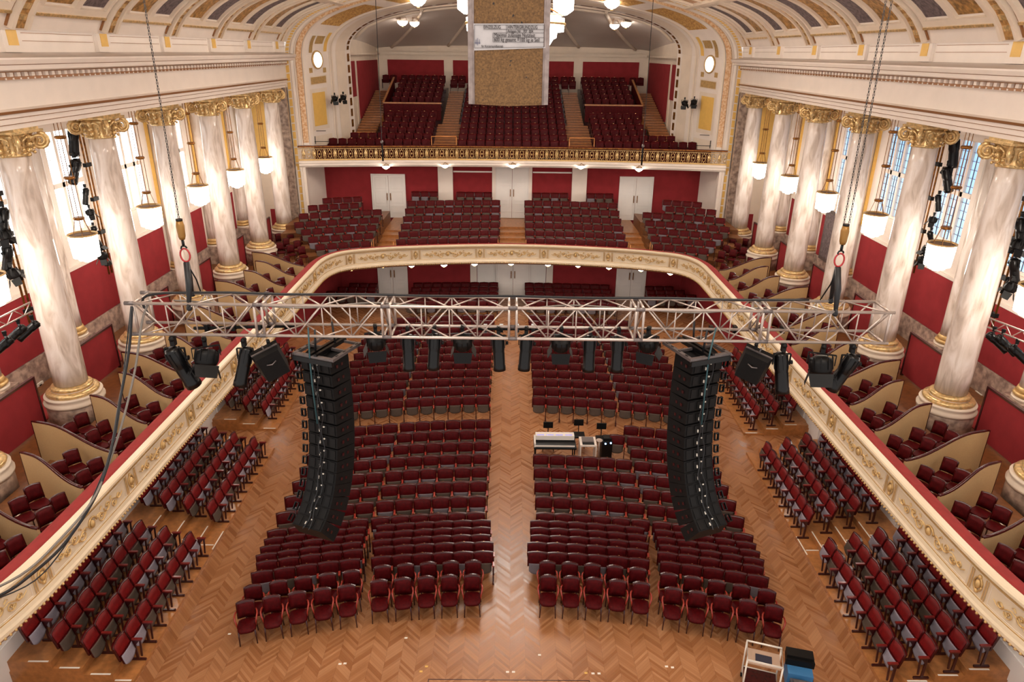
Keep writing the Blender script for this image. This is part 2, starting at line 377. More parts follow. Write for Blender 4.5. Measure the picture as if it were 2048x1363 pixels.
# ---- outer side walls with windows
for sd,nm in ((-1,'left'),(1,'right')):
    def bx(b,x0,x1,*a): 
        xa,xb=sorted((sd*x0,sd*x1)); b.box(xa,xb,*a)
    b=MB()
    bx(b,15,15.4,7,39.6,2.98,7.05,0); bx(b,15,15.4,7,39.6,10.55,11.3,0)
    ys=[7]+[y for k in range(-2,5) for y in (COLY[0]+4.022*(k+.5)-.95,COLY[0]+4.022*(k+.5)+.95)]+[39.6]
    for i in range(0,len(ys),2): bx(b,15,15.4,ys[i],ys[i+1],7.05,10.55,0)
    for k in range(-3,5):
        yc=COLY[0]+4.022*(k+.5)
        bx(b,14.95,15,yc-1.52,yc+1.52,4.0,5.95,1)       # red fabric
        bx(b,14.9,15,yc-2.0,yc+2.0,3.1,3.98,2)          # marble dado
        bx(b,14.93,15,yc-1.62,yc+1.62,5.97,6.08,0)
        bx(b,14.93,15,yc+1.58,yc+1.74,6.3,11.1,3); bx(b,14.93,15,yc-1.74,yc-1.58,6.3,11.1,3)
    S_('wall_%s_upper'%nm,b,[CREAM,REDW,MARBD,YEL])
    for k in range(-2,6):
        if k>5: continue
        yc=COLY[0]+4.022*k
        b=MB()
        prof=[(.30,4.35),(.29,5),(.30,7.5),(.27,10.9)]
        M=Matrix.Translation((sd*14.78,yc,0))
        b.lathe(prof,18,0,M); b.lathe([(.31,10.9),(.40,11.15)],18,1,M)
        b.lathe([(.33,4.2),(.36,4.25),(.33,4.3),(.32,4.35)],18,1,M); b.lathe([(.38,4.08),(.42,4.14),(.38,4.2)],18,1,M)
        b.lathe([(.42,3.98),(.42,4.06)],18,2,M)
        b.box(sd*14.78-.45,sd*14.78+.45,yc-.45,yc+.45,3.12,3.98,3)
        o=b.obj('wall_column',[MARB,GOLDW,CREAM2,MARBD],kind='structure')
    for k in range(-2,5):
        yc=COLY[0]+4.022*(k+.5)
        r=empty('window_%d'%(k+3 if sd<0 else k+10),(sd*15.1,yc,7.05)); r['kind']='structure'
        b=MB()
        b.box(-.06,.06,-.95,-.85,0,3.5); b.box(-.06,.06,.85,.95,0,3.5); b.box(-.06,.06,-.85,.85,0,.1); b.box(-.06,.06,-.85,.85,3.4,3.5)
        b.box(-.08,.08,-.85,.85,1.62,1.78)
        b.box(-.08,.08,-.40,-.26,.1,3.4); b.box(-.08,.08,.26,.40,.1,3.4)
        b.obj('window_frame',CREAM,r)
        b=MB()
        for y0,y1 in ((-.85,-.40),(-.26,.26),(.40,.85)):
            nn=3 if y1-y0>.48 else 2
            for q in range(1,nn): b.box(-.03,.0,y0+(y1-y0)*q/nn-.008,y0+(y1-y0)*q/nn+.008,.1,3.4)
            for z in [.1+.27*q for q in range(1,12)]: b.box(-.03,0,y0,y1,z-.006,z+.006)
        b.obj('glazing_bars',STEEL if sd>0 else CREAM2,r)
        b=MB(); b.box(.02,.03,-.85,.85,.1,3.4) if sd>0 else b.box(-.03,-.02,-.85,.85,.1,3.4)
        b.obj('window_pane',WINR if sd>0 else WINL,r)
    # end wall of the corridor
    b=MB(); bx(b,12.0,15.4,39.3,39.7,2.98,11.3,0); bx(b,12.9,14.3,39.22,39.3,7.0,10.9,1); bx(b,12.7,14.5,39.25,39.3,3.12,6.8,2)
    bx(b,13.0,13.6,39.2,39.26,3.2,4.7,3)
    for y in (4.9,5.9): bx(b,12.7,14.5,39.235,39.25,y,y+.03,0)
    S_('wall_%s_end'%nm,b,[CREAM2,GOLDD if False else YEL,MARBD if False else CREAM2,REDW])
    b=MB(); bx(b,12.9,15.4,7,39.4,11.3,11.4,0); S_('ceiling_corridor',b,CREAM2)
    # ---- entablature
    b=MB()
    prof=[(13.1,11.15),(12.06,11.15),(12.06,11.26),(12.02,11.28),(12.02,11.4),(11.98,11.42),(11.98,11.5),(11.9,11.52),(11.88,11.58),(12.04,11.62),(12.04,12.26),(11.96,12.28),(11.96,12.44),(11.72,12.47),(11.5,12.5),(11.48,12.6),(11.42,12.62),(11.36,12.72),(11.36,12.76),(12.0,12.87),(13.1,12.87)]
    xs=[(sd*x,z) for x,z in prof]; n=len(xs)
    mi=[0]*n
    for j in (6,7): mi[j]=1
    mi[5]=0; mi[15]=1; mi[3]=0; mi[18]=2
    vs=[(x,7,z) for x,z in xs]+[(x,39.45,z) for x,z in xs]
    base=len(b.v); b.v.extend(vs)
    for j in range(n): b.f.append((base+j,base+(j+1)%n,base+n+(j+1)%n,base+n+j)); b.m.append(mi[j]); b.s.append(False)
    b.f.append(tuple(base+j for j in range(n))); b.m.append(0); b.s.append(False)
    # fine gilt fillets
    for x,z in ((12.05,11.27),(12.01,11.41)): bx(b,x-.01,x+.02,7,39.4,z-.012,z+.006,1)
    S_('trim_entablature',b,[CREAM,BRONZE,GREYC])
    b=MB()
    y=7.2
    bx(b,11.88,11.97,7,39.4,12.27,12.46,1)
    while y<39.2:
        bx(b,11.80,11.9,y,y+.12,12.34,12.43,0); bx(b,11.86,11.9,y-.09,y-.05,12.27,12.31,0); y+=.27
    S_('trim_dentils',b,[CREAM,BRONZE])
    # ---- attic with ochre panels
    b=MB(); bx(b,12.0,12.4,7,39.5,12.85,13.62,0)
    for k in range(-3,6):
        y0=COLY[0]+4.022*k+.1
        bx(b,11.9,12.0,y0-.34,y0+.34,12.87,13.68,0); bx(b,11.885,11.9,y0-.18,y0+.18,13.02,13.56,1)
        for zz in (13.12,13.3):
            bx(b,11.99,12.0,y0+.4,y0+3.6,zz,zz+.012,2)
    S_('trim_attic',b,[CREAM,YEL,BRONZE])
# ================================================================== VAULT
PO=[(12.0,7.0),(12.0,12.54),(11.87,13.21),(11.64,13.69),(11.31,14.11),(10.89,14.45),(10.43,14.72),(9.91,14.94),(9.38,15.12),(8.34,15.42),(6.5,15.85),(4.5,16.15),(2.2,16.33),(0,16.38)]
PI=[(9.1,7.2),(9.08,13.0),(9.02,13.35),(8.85,13.65),(8.55,13.95),(8.1,14.25),(7.6,14.48),(7.0,14.7),(6.3,14.9),(5.2,15.12),(4.2,15.27),(3.0,15.4),(1.5,15.5),(0,15.52)]
PI=[(x*43.6/42,13+(z-13)*43.6/42) for x,z in PI]
def lerpP(P,s):
    i=int(min(max(s,0),len(P)-1.0001)); t=s-i
    return tuple(P[i][c]+(P[i+1][c]-P[i][c])*t for c in (0,1))
COVE=catmull(PO[1:],3)          # smooth cross-section, 36 segments
CL=arclen(COVE)
def cove(s,off=0):
    p,d=along(COVE,CL,s); n=Vector((-d.y,d.x,0))  # travelling up and inwards; interior is down-left
    q=p+n*off; return q.x,q.y
Y0V,Y1V=6.5,39.45
for sd,nm in ((-1,'left'),(1,'right')):
    b=MB(); n=48; S0=CL[-1]
    rows=[cove(S0*i/n) for i in range(n+1)]
    for i in range(n):
        (x0,z0),(x1,z1)=rows[i],rows[i+1]
        if z1<13.5: continue
        b.add([(sd*x0,Y0V,z0),(sd*x1,Y0V,z1),(sd*x1,Y1V,z1),(sd*x0,Y1V,z0)],[(0,1,2,3)],0,True)
    S_('ceiling_vault_%s'%nm,b,CREAM)
    def patch(b,s0,s1,y0,y1,off,mi,depth=.0,n=6):
        """curved slab standing off the vault by off, thickness to the vault surface"""
        A=[cove(s0+(s1-s0)*i/n,off) for i in range(n+1)]; B=[cove(s0+(s1-s0)*i/n,off-depth) for i in range(n+1)]
        vs=[]; fs=[]
        for (x,z),(u,w) in zip(A,B): vs+= [(sd*x,y0,z),(sd*x,y1,z),(sd*u,y1,w),(sd*u,y0,w)]
        for i in range(n):
            a=i*4;c=a+4
            fs+=[(a,a+1,c+1,c),(a+1,a+2,c+2,c+1),(a+3,a,c,c+3)]
        fs+=[(0,1,2,3),(n*4,n*4+3,n*4+2,n*4+1)]
        b.add(vs,fs,mi)
    sA=1.42; sB=4.1
    b=MB(); g=MB()
    for k in range(-3,6):
        y0=COLY[0]+4.022*k+.1
        if y0>39: continue
        patch(b,.92,8.5,y0-.34,y0-.22,.16,0,.16,20); patch(b,.92,8.5,y0+.22,y0+.34,.16,0,.16,20)
        patch(b,.92,8.5,y0-.22,y0+.22,.08,1,.08,20)
        for q in range(9): patch(g,1.15+.3*q,1.3+.3*q,y0-.16,y0+.16,.11,0,.03,2)
        for e in (-1,1):
            patch(g,.95,8.5,y0+e*.37-.02,y0+e*.37+.02,.05,1,.05,20)
        if y0+4>39.9: continue
        ya,yb=y0+.45,y0+3.57; ym=(ya+yb)/2
        # bay frame
        patch(b,sA-.05,sA+.14,ya,yb,.10,0,.1,3); patch(b,sB,sB+.2,ya-.1,yb+.1,.10,0,.1,3)
        patch(b,sA+.14,sB,ya,ya+.16,.10,0,.1,10); patch(b,sA+.14,sB,yb-.16,yb,.10,0,.1,10); patch(b,sA+.14,sB,ym-.14,ym+.14,.10,0,.1,10)
        patch(b,sA-.12,sA-.05,ya,yb,.13,3,.13,1)
        # coffers: dark relief and gold relief
        patch(b,sA+.22,sB-.08,ya+.24,ym-.2,.03,1,.03,10); patch(b,sA+.22,sB-.08,ym+.2,yb-.24,.03,2,.03,10)
    # long beam and inner ornamental band
    patch(b,sB+.32,sB+.55,Y0V,Y1V,.2,0,.2,2); patch(b,sB+.55,sB+1.75,Y0V,Y1V,.04,4,.04,4); patch(b,sB+1.75,sB+2.0,Y0V,Y1V,.2,0,.2,2)
    for k in range(-6,12):
        y0=COLY[0]+2.011*k+.1
        if 7<y0<39: patch(b,sB+.55,sB+1.75,y0-.1,y0+.1,.12,0,.12,4)
    patch(b,sB+2.3,8.4,Y0V,Y1V,.03,1,.03,8)
    patch(b,8.4,8.7,Y0V,Y1V,.15,0,.15,2); patch(b,10.2,10.5,Y0V,Y1V,.15,0,.15,2)
    S_('trim_vault_%s'%nm,b,[CREAM2,PANGD,PANDK,GOLD,FLORAL]); S_('trim_vault_gilt_%s'%nm,g,[GOLD,BRONZE])
# ================================================================== ARCH
YT=[(0,39.4),(.1,39.4),(.2,39.5),(.36,39.6),(.40,39.8),(.68,41.75),(.74,41.8),(1,43.6)]
def yt(t):
    for (a,ya),(c,yc) in zip(YT,YT[1:]):
        if t<=c: return ya+(yc-ya)*(t-a)/(c-a)
    return YT[-1][1]
NPF=len(PO)-1
POs=[PO[0]]+catmull(PO[1:],4); PIs=[PI[0]]+catmull(PI[1:],4)
NS=len(POs)-1
def SP(sd,t,s,off=0):
    a=lerpP(POs,s); c=lerpP(PIs,s)
    return Vector((sd*(a[0]+(c[0]-a[0])*t), yt(t)-off, a[1]+(c[1]-a[1])*t))
def zs(z,t):
    """s index on the vertical leg where height is z"""
    a0=POs[0][1]+(PIs[0][1]-POs[0][1])*t; a1=POs[1][1]+(PIs[1][1]-POs[1][1])*t
    return (z-a0)/(a1-a0)
def spatch(b,sd,t0,t1,s0,s1,off,mi,ns=None,sm=False,nt=1):
    ns=ns or max(1,int(math.ceil(s1-s0)))
    vs=[SP(sd,t0+(t1-t0)*j/nt,s0+(s1-s0)*i/ns,off) for i in range(ns+1) for j in range(nt+1)]
    fs=[(i*(nt+1)+j,i*(nt+1)+j+1,(i+1)*(nt+1)+j+1,(i+1)*(nt+1)+j) for i in range(ns) for j in range(nt)]
    b.add(vs,fs,mi,sm)
for sd,nm in ((-1,'left'),(1,'right')):
    b=MB(); T=[0,.1,.2,.3,.36,.40,.54,.68,.74,.87,1]
    for a,c in zip(T,T[1:]): spatch(b,sd,a,c,0,NS,0,0,NS+4 if False else NS)
    # jamb below the gallery, beside the balcony rows
    b.box(*sorted((sd*12.05,sd*11.45)),39.4,39.75,3.1,7.05,0); b.box(*sorted((sd*11.99,sd*11.9)),39.36,39.4,3.1,7.05,0); b.box(*sorted((sd*11.72,sd*11.6)),39.34,39.4,3.1,7.05,0); b.box(*sorted((sd*12.0,sd*15.4)),39.45,39.75,11.0,17.0,0)
    S_('arch_wall_%s'%nm,b,CREAM)
    b=MB()
    z=3.9
    while z<6.8: b.box(*sorted((sd*11.89,sd*11.75)),39.385,39.4,z,z+.36,0); z+=.42
    while z<12.45:
        for t0,t1 in ((.02,.085),): b.add([SP(sd,t0,zs(z,.05),.02),SP(sd,t1,zs(z,.05),.02),SP(sd,t1,zs(z+.36,.05),.02),SP(sd,t0,zs(z+.36,.05),.02)],[(0,1,2,3)],0)
        z+=.42
    LEN=arclen([ (p[0],p[1]) for p in POs])
    s=1.0
    for q in range(42):
        s0=1+q*(NS-1)/42.+.15; s1=s0+(NS-1)/42.*.8-.1
        if s1<NS: spatch(b,sd,.02,.085,s0,s1,.02,0,2)
    # floral band, rolls
    spatch(b,sd,.22,.33,zs(8.3,.3),NS,.03,1,NS*1)
    for t in (.12,.19,.35,.70,.735):
        spatch(b,sd,t,t+.02,zs(7.6 if t>.3 else 7.05,t),NS,.06,2,NS)
    spatch(b,sd,.115,.12,zs(7.1,.1),NS,.03,3,NS); spatch(b,sd,.215,.22,zs(7.8,.2),NS,.05,3,NS)
    # ochre and gilt panels in the broad band
    def zp(t0,t1,z0,z1,off,mi): b.add([SP(sd,t0,zs(z0,(t0+t1)/2),off),SP(sd,t1,zs(z0,(t0+t1)/2),off),SP(sd,t1,zs(z1,(t0+t1)/2),off),SP(sd,t0,zs(z1,(t0+t1)/2),off)],[(0,1,2,3)],mi)
    zp(.415,.625,8.9,11.05,.02,2); zp(.44,.60,9.12,10.85,.04,4)
    zp(.43,.64,11.25,11.7,.03,2); zp(.44,.63,11.3,11.65,.05,5)
    zp(.42,.65,7.9,8.6,.02,2)
    zp(.43,.47,11.85,12.1,.04,5); zp(.6,.64,11.85,12.1,.04,5)
    spatch(b,sd,.44,.48,2,9,.04,5,8); spatch(b,sd,.62,.66,2,11,.04,4,10); spatch(b,sd,.5,.6,5,9,.04,5,5)
    spatch(b,sd,.42,.66,15,31,.03,6,16); spatch(b,sd,.42,.66,34,42,.03,6,10)
    spatch(b,sd,.80,.93,zs(7.9,.85),NS,.03,2,NS)
    # gilt dashes round the inner opening
    for q in range(9): 
        z0=7.6+.6*q
        if z0<12.8: zp(.955,.985,z0,z0+.42,.04,7)
    for q in range(16):
        s0=1.5+q*(NS-1.5)/16.; spatch(b,sd,.955,.985,s0,s0+(NS-1.5)/16.*.75,.04,7,3)
    S_('trim_arch_%s'%nm,b,[YEL,FLORAL,CREAM2,BRONZE,YEL,GOLDW,OCHREL,GOLDD])
    # clock
    c=SP(sd,.535,zs(12.5,.535),.06); nrm=(SP(sd,.6,1,0)-SP(sd,.45,1,0)).normalized()
    r=empty('wall_clock',c); r.rotation_euler=(0,0,-sd*atan2(1.95,.78)); r.scale=(.85,.85,.85)
    tag(r,'round backlit white wall clock with a gilt rim on the %s arch pier'%nm,'clock')
    Mx=Matrix.Rotation(pi/2,4,'X')
    b=MB(); b.lathe([(.50,0),(.56,.02),(.54,.09),(.47,.10),(.45,.05)],28,0,Mx); b.obj('clock_rim',GOLDW,r)
    b=MB(); b.lathe([(0,.06),(.46,.06)],28,0,Mx); b.obj('clock_face',mk('lit_clock_face',(1,1,1,1),.4,emit=(1,.96,.9,1),es=2.2),r)
    b=MB(); b.bar((0,-.075,0),(.12,-.075,.2),.012); b.bar((0,-.075,0),(.02,-.075,-.28),.01); b.obj('clock_hand',BLACK,r)
# ================================================================== COLUMNS
def column_proto():
    r=empty('marble_column')
    b=MB(); prof=[]
    for i in range(13):
        t=i/12; prof.append((.425-.07*t+.028*sin(pi*t), 1.18+6.29*t))
    b.lathe(prof,28); b.obj('shaft',MARB,r)
    b=MB(); b.lathe([(.74,0),(.74,.60),(.72,.62)],32); b.obj('plinth',MARBD,r)
    b=MB(); b.lathe([(.72,.62),(.77,.63),(.78,.70),(.72,.74),(.71,.80),(.74,.84),(.74,.88),(.62,.9)],32,0)
    b.obj('base_ring',CREAM2,r)
    b=MB(); b.lathe([(.60,.88),(.66,.90),(.68,.95),(.65,1.0),(.56,1.02)],32,0); b.lathe([(.48,1.02),(.53,1.06),(.54,1.10),(.51,1.14),(.42,1.17)],32,0)
    b.lathe([(.56,1.0),(.50,1.03),(.50,1.06)],32,1)
    b.obj('gilded_base',[GOLD,CREAM2],r)
    cp=MB()
    z0=7.47
    cp.lathe([(.37,z0-.06),(.40,z0-.03),(.375,z0),(.38,z0+.2),(.42,z0+.38),(.44,z0+.5)],24,0)
    cp.box(-.54,.54,-.54,.54,z0+.50,z0+.56,0); cp.box(-.47,.47,-.47,.47,z0+.56,z0+.62,0)
    for k in range(4):
        a=pi/4+k*pi/2; d=Vector((cos(a),sin(a),0))
        pts=[]
        for i in range(26):
            th=i/25*2.3*2*pi; rr=.21*(1-i/25*.86)
            pts.append(d*(.62+rr*sin(th)*1.0)+Vector((0,0,z0+.27+rr*cos(th))))
        cp.tube(pts,[.06*(1-.55*i/25) for i in range(26)],6,0)
        side=Vector((-d.y,d.x,0))
        cp.blob(d*.62+Vector((0,0,z0+.27)),(.06,.06,.06),0)
        cp.tube([Vector((0,0,z0+.46))+d*.30,Vector((0,0,z0+.50))+d*.5],.06,6,0)
    cp.obj('volute_capital',GOLD,r)
    for k in range(4):
        g=MB()
        a=k*pi/2; d=Vector((cos(a),sin(a),0))
        for q,(dz,rr) in enumerate(((.38,.085),(.23,.075),(.10,.07),(-.02,.05))):
            g.blob(d*(.47-.02*q)+Vector((0,0,z0+dz)),rr,0)
        sdv=Vector((-d.y,d.x,0))
        for e in (-1,1):
            pts=[d*.5+sdv*e*.05+Vector((0,0,z0+.38)), d*.53+sdv*e*.18+Vector((0,0,z0+.42)), d*.5+sdv*e*.28+Vector((0,0,z0+.34)), d*.47+sdv*e*.26+Vector((0,0,z0+.2))]
            g.tube(pts,[.04,.035,.03,.02],5,0)
            for q in range(3): g.blob(d*.42+sdv*e*(.2)+Vector((0,0,z0+.22-.1*q)),.045,0,6,4)
        g.obj('garland',GOLD,r)
    return r
cproto=column_proto(); first=True
for sd,nm in ((-1,'left'),(1,'right')):
    for k in range(-2,6):
        c=cproto if first else copy_tree(cproto); first=False
        c.location=(sd*XC,COLY[0]+4.022*k,3.06 if k>-9 else 3)
        n=6-k
        tag(c,'veined marble column with gilded volute capital, %s row, %s from the far arch'%(nm,ORD[n]),'column','marble columns along the side galleries',kind='thing')
# engaged grey pilaster beside the arch
for sd in (-1,1):
    b=MB(); b.box(*sorted((sd*12.0,sd*12.45)),39.0,39.4,3.1,11.15,0); S_('trim_pilaster',b,MARBD)
# ================================================================== BALCONY PARAPET
def parapet():
    r=empty('curved_parapet',(0,0,0),0,'ivory curved balcony parapet with gilded scroll reliefs running round the hall','parapet')
    prof=[(-.32,3.10),(-.32,3.90),(-.14,3.96),(-.10,4.0),(.05,4.0),(.09,3.98),(.09,3.93),(.05,3.90),(.05,3.86),(.02,3.84),(0,3.80),(0,3.30),(.03,3.27),(.05,3.20),(.09,3.16),(.09,3.09),(.06,3.05),(-.05,3.0),(-.32,3.0)]
    b=MB(); b.sweep(PATH,prof,0); b.obj('parapet_wall',PARA,r)
    b=MB(); b.sweep(PATH,[(-.46,3.86),(-.46,3.93),(-.34,3.985),(-.14,4.02),(-.10,4.005),(-.14,3.96),(-.31,3.90)],0); b.obj('hand_rail',REDC,r)
    b=MB()
    for o,z in ((.055,3.88),(.015,3.825),(.015,3.285)): b.sweep(PATH,[(o-.01,z-.008),(o+.008,z-.008),(o+.008,z+.008),(o-.01,z+.008)],0)
    b.obj('fillet_line',GOLDW,r)
    b=MB(); s=.3
    while s<PL[-1]-.3:
        p,d=along(PATH,PL,s); n=Vector((d.y,-d.x,0)); b.blob(p+n*.1+Vector((0,0,3.075)),.032,0,5,3); s+=.11
    b.obj('bead_edging',GOLDW,r)
    # scrolls: u along the path, z up
    def curve3(cu, s0, off=.012):
        out=[]
        for u,z in cu:
            p,d=along(PATH,PL,s0+u); n=Vector((d.y,-d.x,0)); out.append(p+n*off+Vector((0,0,z)))
        return out
    def spiral(cx,cz,r0,a0,turns,dirn,n=18):
        return [(cx+r0*(1-.8*i/n)*cos(a0+dirn*turns*2*pi*i/n), cz+r0*(1-.8*i/n)*sin(a0+dirn*turns*2*pi*i/n)) for i in range(n+1)]
    P=3.24; mid_s=PL[-1]/2; k0=-12
    for k in range(-12,13):
        s0=mid_s+k*P
        if s0<1.5 or s0>PL[-1]-1.5: continue
        b=MB(); zc=3.55
        b.blob(curve3([(0,zc)],s0)[0],(.07,.07,.10),0,8,5)
        b.tube(curve3(spiral(0,zc,.17,0,1.1,1,16),s0,.02),.022,5)
        for e in (-1,1):
            for q,(cx,cz,rr) in enumerate(((.34,3.50,.13),(.60,3.60,.13),(.85,3.50,.10),(1.06,3.57,.075))):
                dirn=(1 if q%2 else -1)*e
                b.tube(curve3([(e*u,z) for u,z in spiral(cx,cz,rr,pi*(q%2),1.2,(1 if q%2 else -1))],s0,.015),[.019*(1-.03*i) for i in range(19)],4)
                b.blob(curve3([(e*cx,cz)],s0)[0],rr*.22,0,6,4)
            b.tube(curve3([(e*(.12+.1*i),3.55+.07*sin(i*1.15)) for i in range(12)],s0,.012),.012,4)
            for q in range(7):
                u=.22+.13*q; zz=3.55+.12*sin(q*2.1)
                b.tube(curve3([(e*u,zz),(e*(u+.05),zz+.06),(e*(u+.09),zz+.03)],s0,.012),[.02,.018,.006],4)
        b.obj('scroll_relief',GOLDW,r)
        s1=s0+P/2
        if s1>PL[-1]-1: continue
        b=MB()
        for e in (-.22,-.17,.17,.22):
            A=curve3([(e,3.32),(e,3.78)],s1,.02); b.tube(A,.012,4)
        b.tube(curve3([(.10*cos(t*pi/8),3.56+.15*sin(t*pi/8)) for t in range(17)],s1,.02),.02,5)
        b.blob(curve3([(0,3.56)],s1,.01)[0],(.07,.07,.10),0,8,5)
        b.blob(curve3([(0,3.72)],s1,.01)[0],(.05,.05,.05),0,6,4); b.blob(curve3([(0,3.40)],s1,.01)[0],(.05,.05,.05),0,6,4)
        b.obj('medallion',GOLDW,r)
        b=MB()
        for u0,u1,z0,z1 in ((-P/2+.3,P/2-.3,3.325,3.34),(-P/2+.3,P/2-.3,3.765,3.78)):
            n=8; b.tube(curve3([(u0+(u1-u0)*i/n,(z0+z1)/2) for i in range(n+1)],s0,.004),.008,4)
        for u in (-P/2+.3,P/2-.3): b.tube(curve3([(u,3.33),(u,3.77)],s0,.004),.008,4)
        b.obj('panel_moulding',CREAM2,r)
parapet()
# ================================================================== BOX DIVIDERS
for sd,nm in ((-1,'left'),(1,'right')):
    for k in range(16):
        yp=10.21+1.45*k
        if yp>31.9: continue
        lng = k in (1,3,6,9,11,14)
        xp=min(HALF,key=lambda q:abs(q[1]-yp))[0] if yp>13 else -9.0-max(0,(11.6-yp))*.14
        x0=abs(xp)+(.52 if yp>13 else .60); x1=11.95 if lng else 11.3
        r=empty('box_divider',(0,0,0),0,'beige curved box divider, %s side gallery, %s from the stage end'%(nm,ORD[k+1]),'partition','curved dividers between the boxes')
        n=14; th=.035
        top=[];
        for i in range(n+1):
            t=i/n; e=t*t*(3-2*t); x=x0+(x1-x0)*t
            top.append((x, yp+.8*t-.03*sin(2*pi*t), 3.96+.40*min(1,max(0,(t-.02)/.8))**2*(3-2*min(1,max(0,(t-.02)/.8)))))
        b=MB(); vs=[];fs=[]
        for x,y,z in top: vs+=[(sd*x,y-th,3.12),(sd*x,y-th,z),(sd*x,y+th,z),(sd*x,y+th,3.12)]
        for i in range(n):
            a=i*4;c=a+4; fs+=[(a,a+1,c+1,c),(a+1,a+2,c+2,c+1),(a+2,a+3,c+3,c+2)]
        fs+=[(0,3,2,1),(n*4,n*4+1,n*4+2,n*4+3)]
        b.add(vs,fs,0); b.obj('divider_panel',LNING,r)
        b=MB(); b.tube([(sd*x,y,z+.015) for x,y,z in top]+[(sd*top[-1][0],top[-1][1],3.14)],.04,6); b.obj('divider_rail',MAHO,r)
    # stepped box floor
    b=MB()
    bx=lambda x0,x1,*a: b.box(*sorted((sd*x0,sd*x1)),*a)
    bx(9.4,10.2,9.2,33.0,3.12,3.16,0); bx(10.2,11.0,9.2,33.0,3.12,3.24,0); bx(11.0,11.7,9.2,33.0,3.12,3.32,0)
    for x,z in ((10.2,3.24),(11.0,3.32)):
        y=9.4
        while y<32: bx(x,x+.03,y,y+.9,z,z+.004,1); y+=1.45
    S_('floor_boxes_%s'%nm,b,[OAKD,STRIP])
    # fabric screens behind the boxes
    for k in range(-1,5):
        ya=COLY[0]+4.022*k+.78; yb=ya+2.65
        r=empty('folding_screen',(sd*13.1,(ya+yb)/2,3.12),0,'red framed screen behind the boxes, %s side, %s from the stage end'%(nm,ORD[k+2]),'screen','red screens behind the boxes')
        h=(yb-ya)/2
        b=MB(); b.box(-.02,.02,-h+.05,h-.05,.08,1.5); b.obj('screen_panel',REDW,r)
        b=MB(); b.box(-.04,.04,-h,-h+.06,0,1.55); b.box(-.04,.04,h-.06,h,0,1.55); b.box(-.04,.04,-h+.06,h-.06,1.49,1.55); b.obj('screen_frame',MAHOD,r)
# ================================================================== BALCONY TIERS
RB=25.0; YCB=9.6
def bz(i): return [3.22,3.41,3.62,3.83,4.08,4.32,4.5,4.68][i]
def sector(b,R0,R1,xa,xb,z0,z1,mi=0,yc=YCB,n=10):
    A=[];
    for i in range(n+1):
        x=xa+(xb-xa)*i/n
        A.append(((x,yc+sqrt(max(R0*R0-x*x,1))),(x,yc+sqrt(max(R1*R1-x*x,1)))))
    vs=[];fs=[]
    for (p,q) in A: vs+=[(p[0],p[1],z0),(q[0],q[1],z0),(q[0],q[1],z1),(p[0],p[1],z1)]
    for i in range(n):
        a=i*4;c=a+4; fs+=[(a,a+1,c+1,c),(a+1,a+2,c+2,c+1),(a+2,a+3,c+3,c+2),(a+3,a,c,c+3)]
    fs+=[(0,3,2,1),(n*4,n*4+1,n*4+2,n*4+3)]
    b.add(vs,fs,mi)
b=MB()
for i in range(1,7):
    R0=26.1+.85*i-.5; 
    for xa,xb in ((-5.95,-.75),(.75,5.95)): sector(b,R0,R0+.86 if i<6 else R0+1.6,xa,xb,3.12,bz(i))
    if i<6:
        for sd in (-1,1):
            xa,xb=sorted((sd*7.15,sd*(10.3+.45*min(i,4)))); sector(b,R0,R0+.86 if i<5 else R0+2.2,xa,xb,3.12,bz(i))
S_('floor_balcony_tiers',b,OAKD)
b=MB()
for xa,xb in ((-.75,.75),(-7.15,-5.95),(5.95,7.15)):
    off=0 if abs(xa)<1 else -.9
    b.box(xa,xb,39.6+off,42.0,3.12,3.74 if abs(xa)<1 else 3.68,0)
    for j in range(4):
        y=36.3+off+.82*j; z=3.12+.125*(j+1)
        b.box(xa,xb,y,39.6+off,3.12,z,0); b.box(xa+.02,xb-.02,y,y+.04,z,z+.004,1)
S_('floor_balcony_stairs',b,[OAK,BRASSW])
# small brass rails at the foot of the stairs
for x in (-7.1,-6.0,-.72,.72,6.0,7.1):
    b=MB(); y=35.3 if abs(x)<1 else 34.6
    b.tube([(x,y,3.12),(x,y,4.02),(x,y+.5,4.1),(x,y+.5,3.2)],.022,6)
    tag(b.obj('stair_rail',BRASSW),'short brass balcony stair rail, %s'%{-7.1:'outermost on the left stair',-6.0:'inner one of the left stair',-.72:'left one of the middle stair',.72:'right one of the middle stair',6.0:'inner one of the right stair',7.1:'outermost on the right stair'}[x],'rail','brass rails at the balcony stairs')
# ================================================================== GALLERY
def gfront(x): return 40.3-.95*(abs(x)/11.7)**2.5
GP=[(x,gfront(x)) for x in [-11.75+11.75*i/20 for i in range(41)]]
b=MB()
b.sweep(GP,[(-.6,7.0),(.05,7.0),(.10,7.06),(.14,7.10),(.14,7.2),(.18,7.24),(.18,7.36),(-.6,7.36)],0)
n=len(GP)
for i in range(n-1):
    (x0,y0),(x1,y1)=GP[i],GP[i+1]; b.prism([(x0,y0+.3,7.05),(x1,y1+.3,7.05),(x1,43.8,7.05),(x0,43.8,7.05)],(0,0,.3))
S_('floor_gallery',b,CREAM)
r=empty('openwork_balustrade',(0,0,0),0,'openwork gilded balustrade along the front of the upper gallery','balustrade')
GL=arclen(GP)
b=MB(); b.sweep(GP,[(-.05,8.06),(.05,8.06),(.05,8.12),(-.05,8.12)],0); b.obj('top_rail',GOLDD,r)
b=MB(); b.sweep(GP,[(-.04,7.36),(.05,7.36),(.05,7.44),(-.04,7.44)],0); b.sweep(GP,[(-.02,7.97),(.02,7.97),(.02,8.0),(-.02,8.0)],0); b.obj('bottom_rail',GOLDW,r)
b=MB(); b.sweep(GP,[(-.07,8.12),(.06,8.12),(.06,8.15),(-.07,8.15)],0); b.obj('velvet_rail',REDS,r)
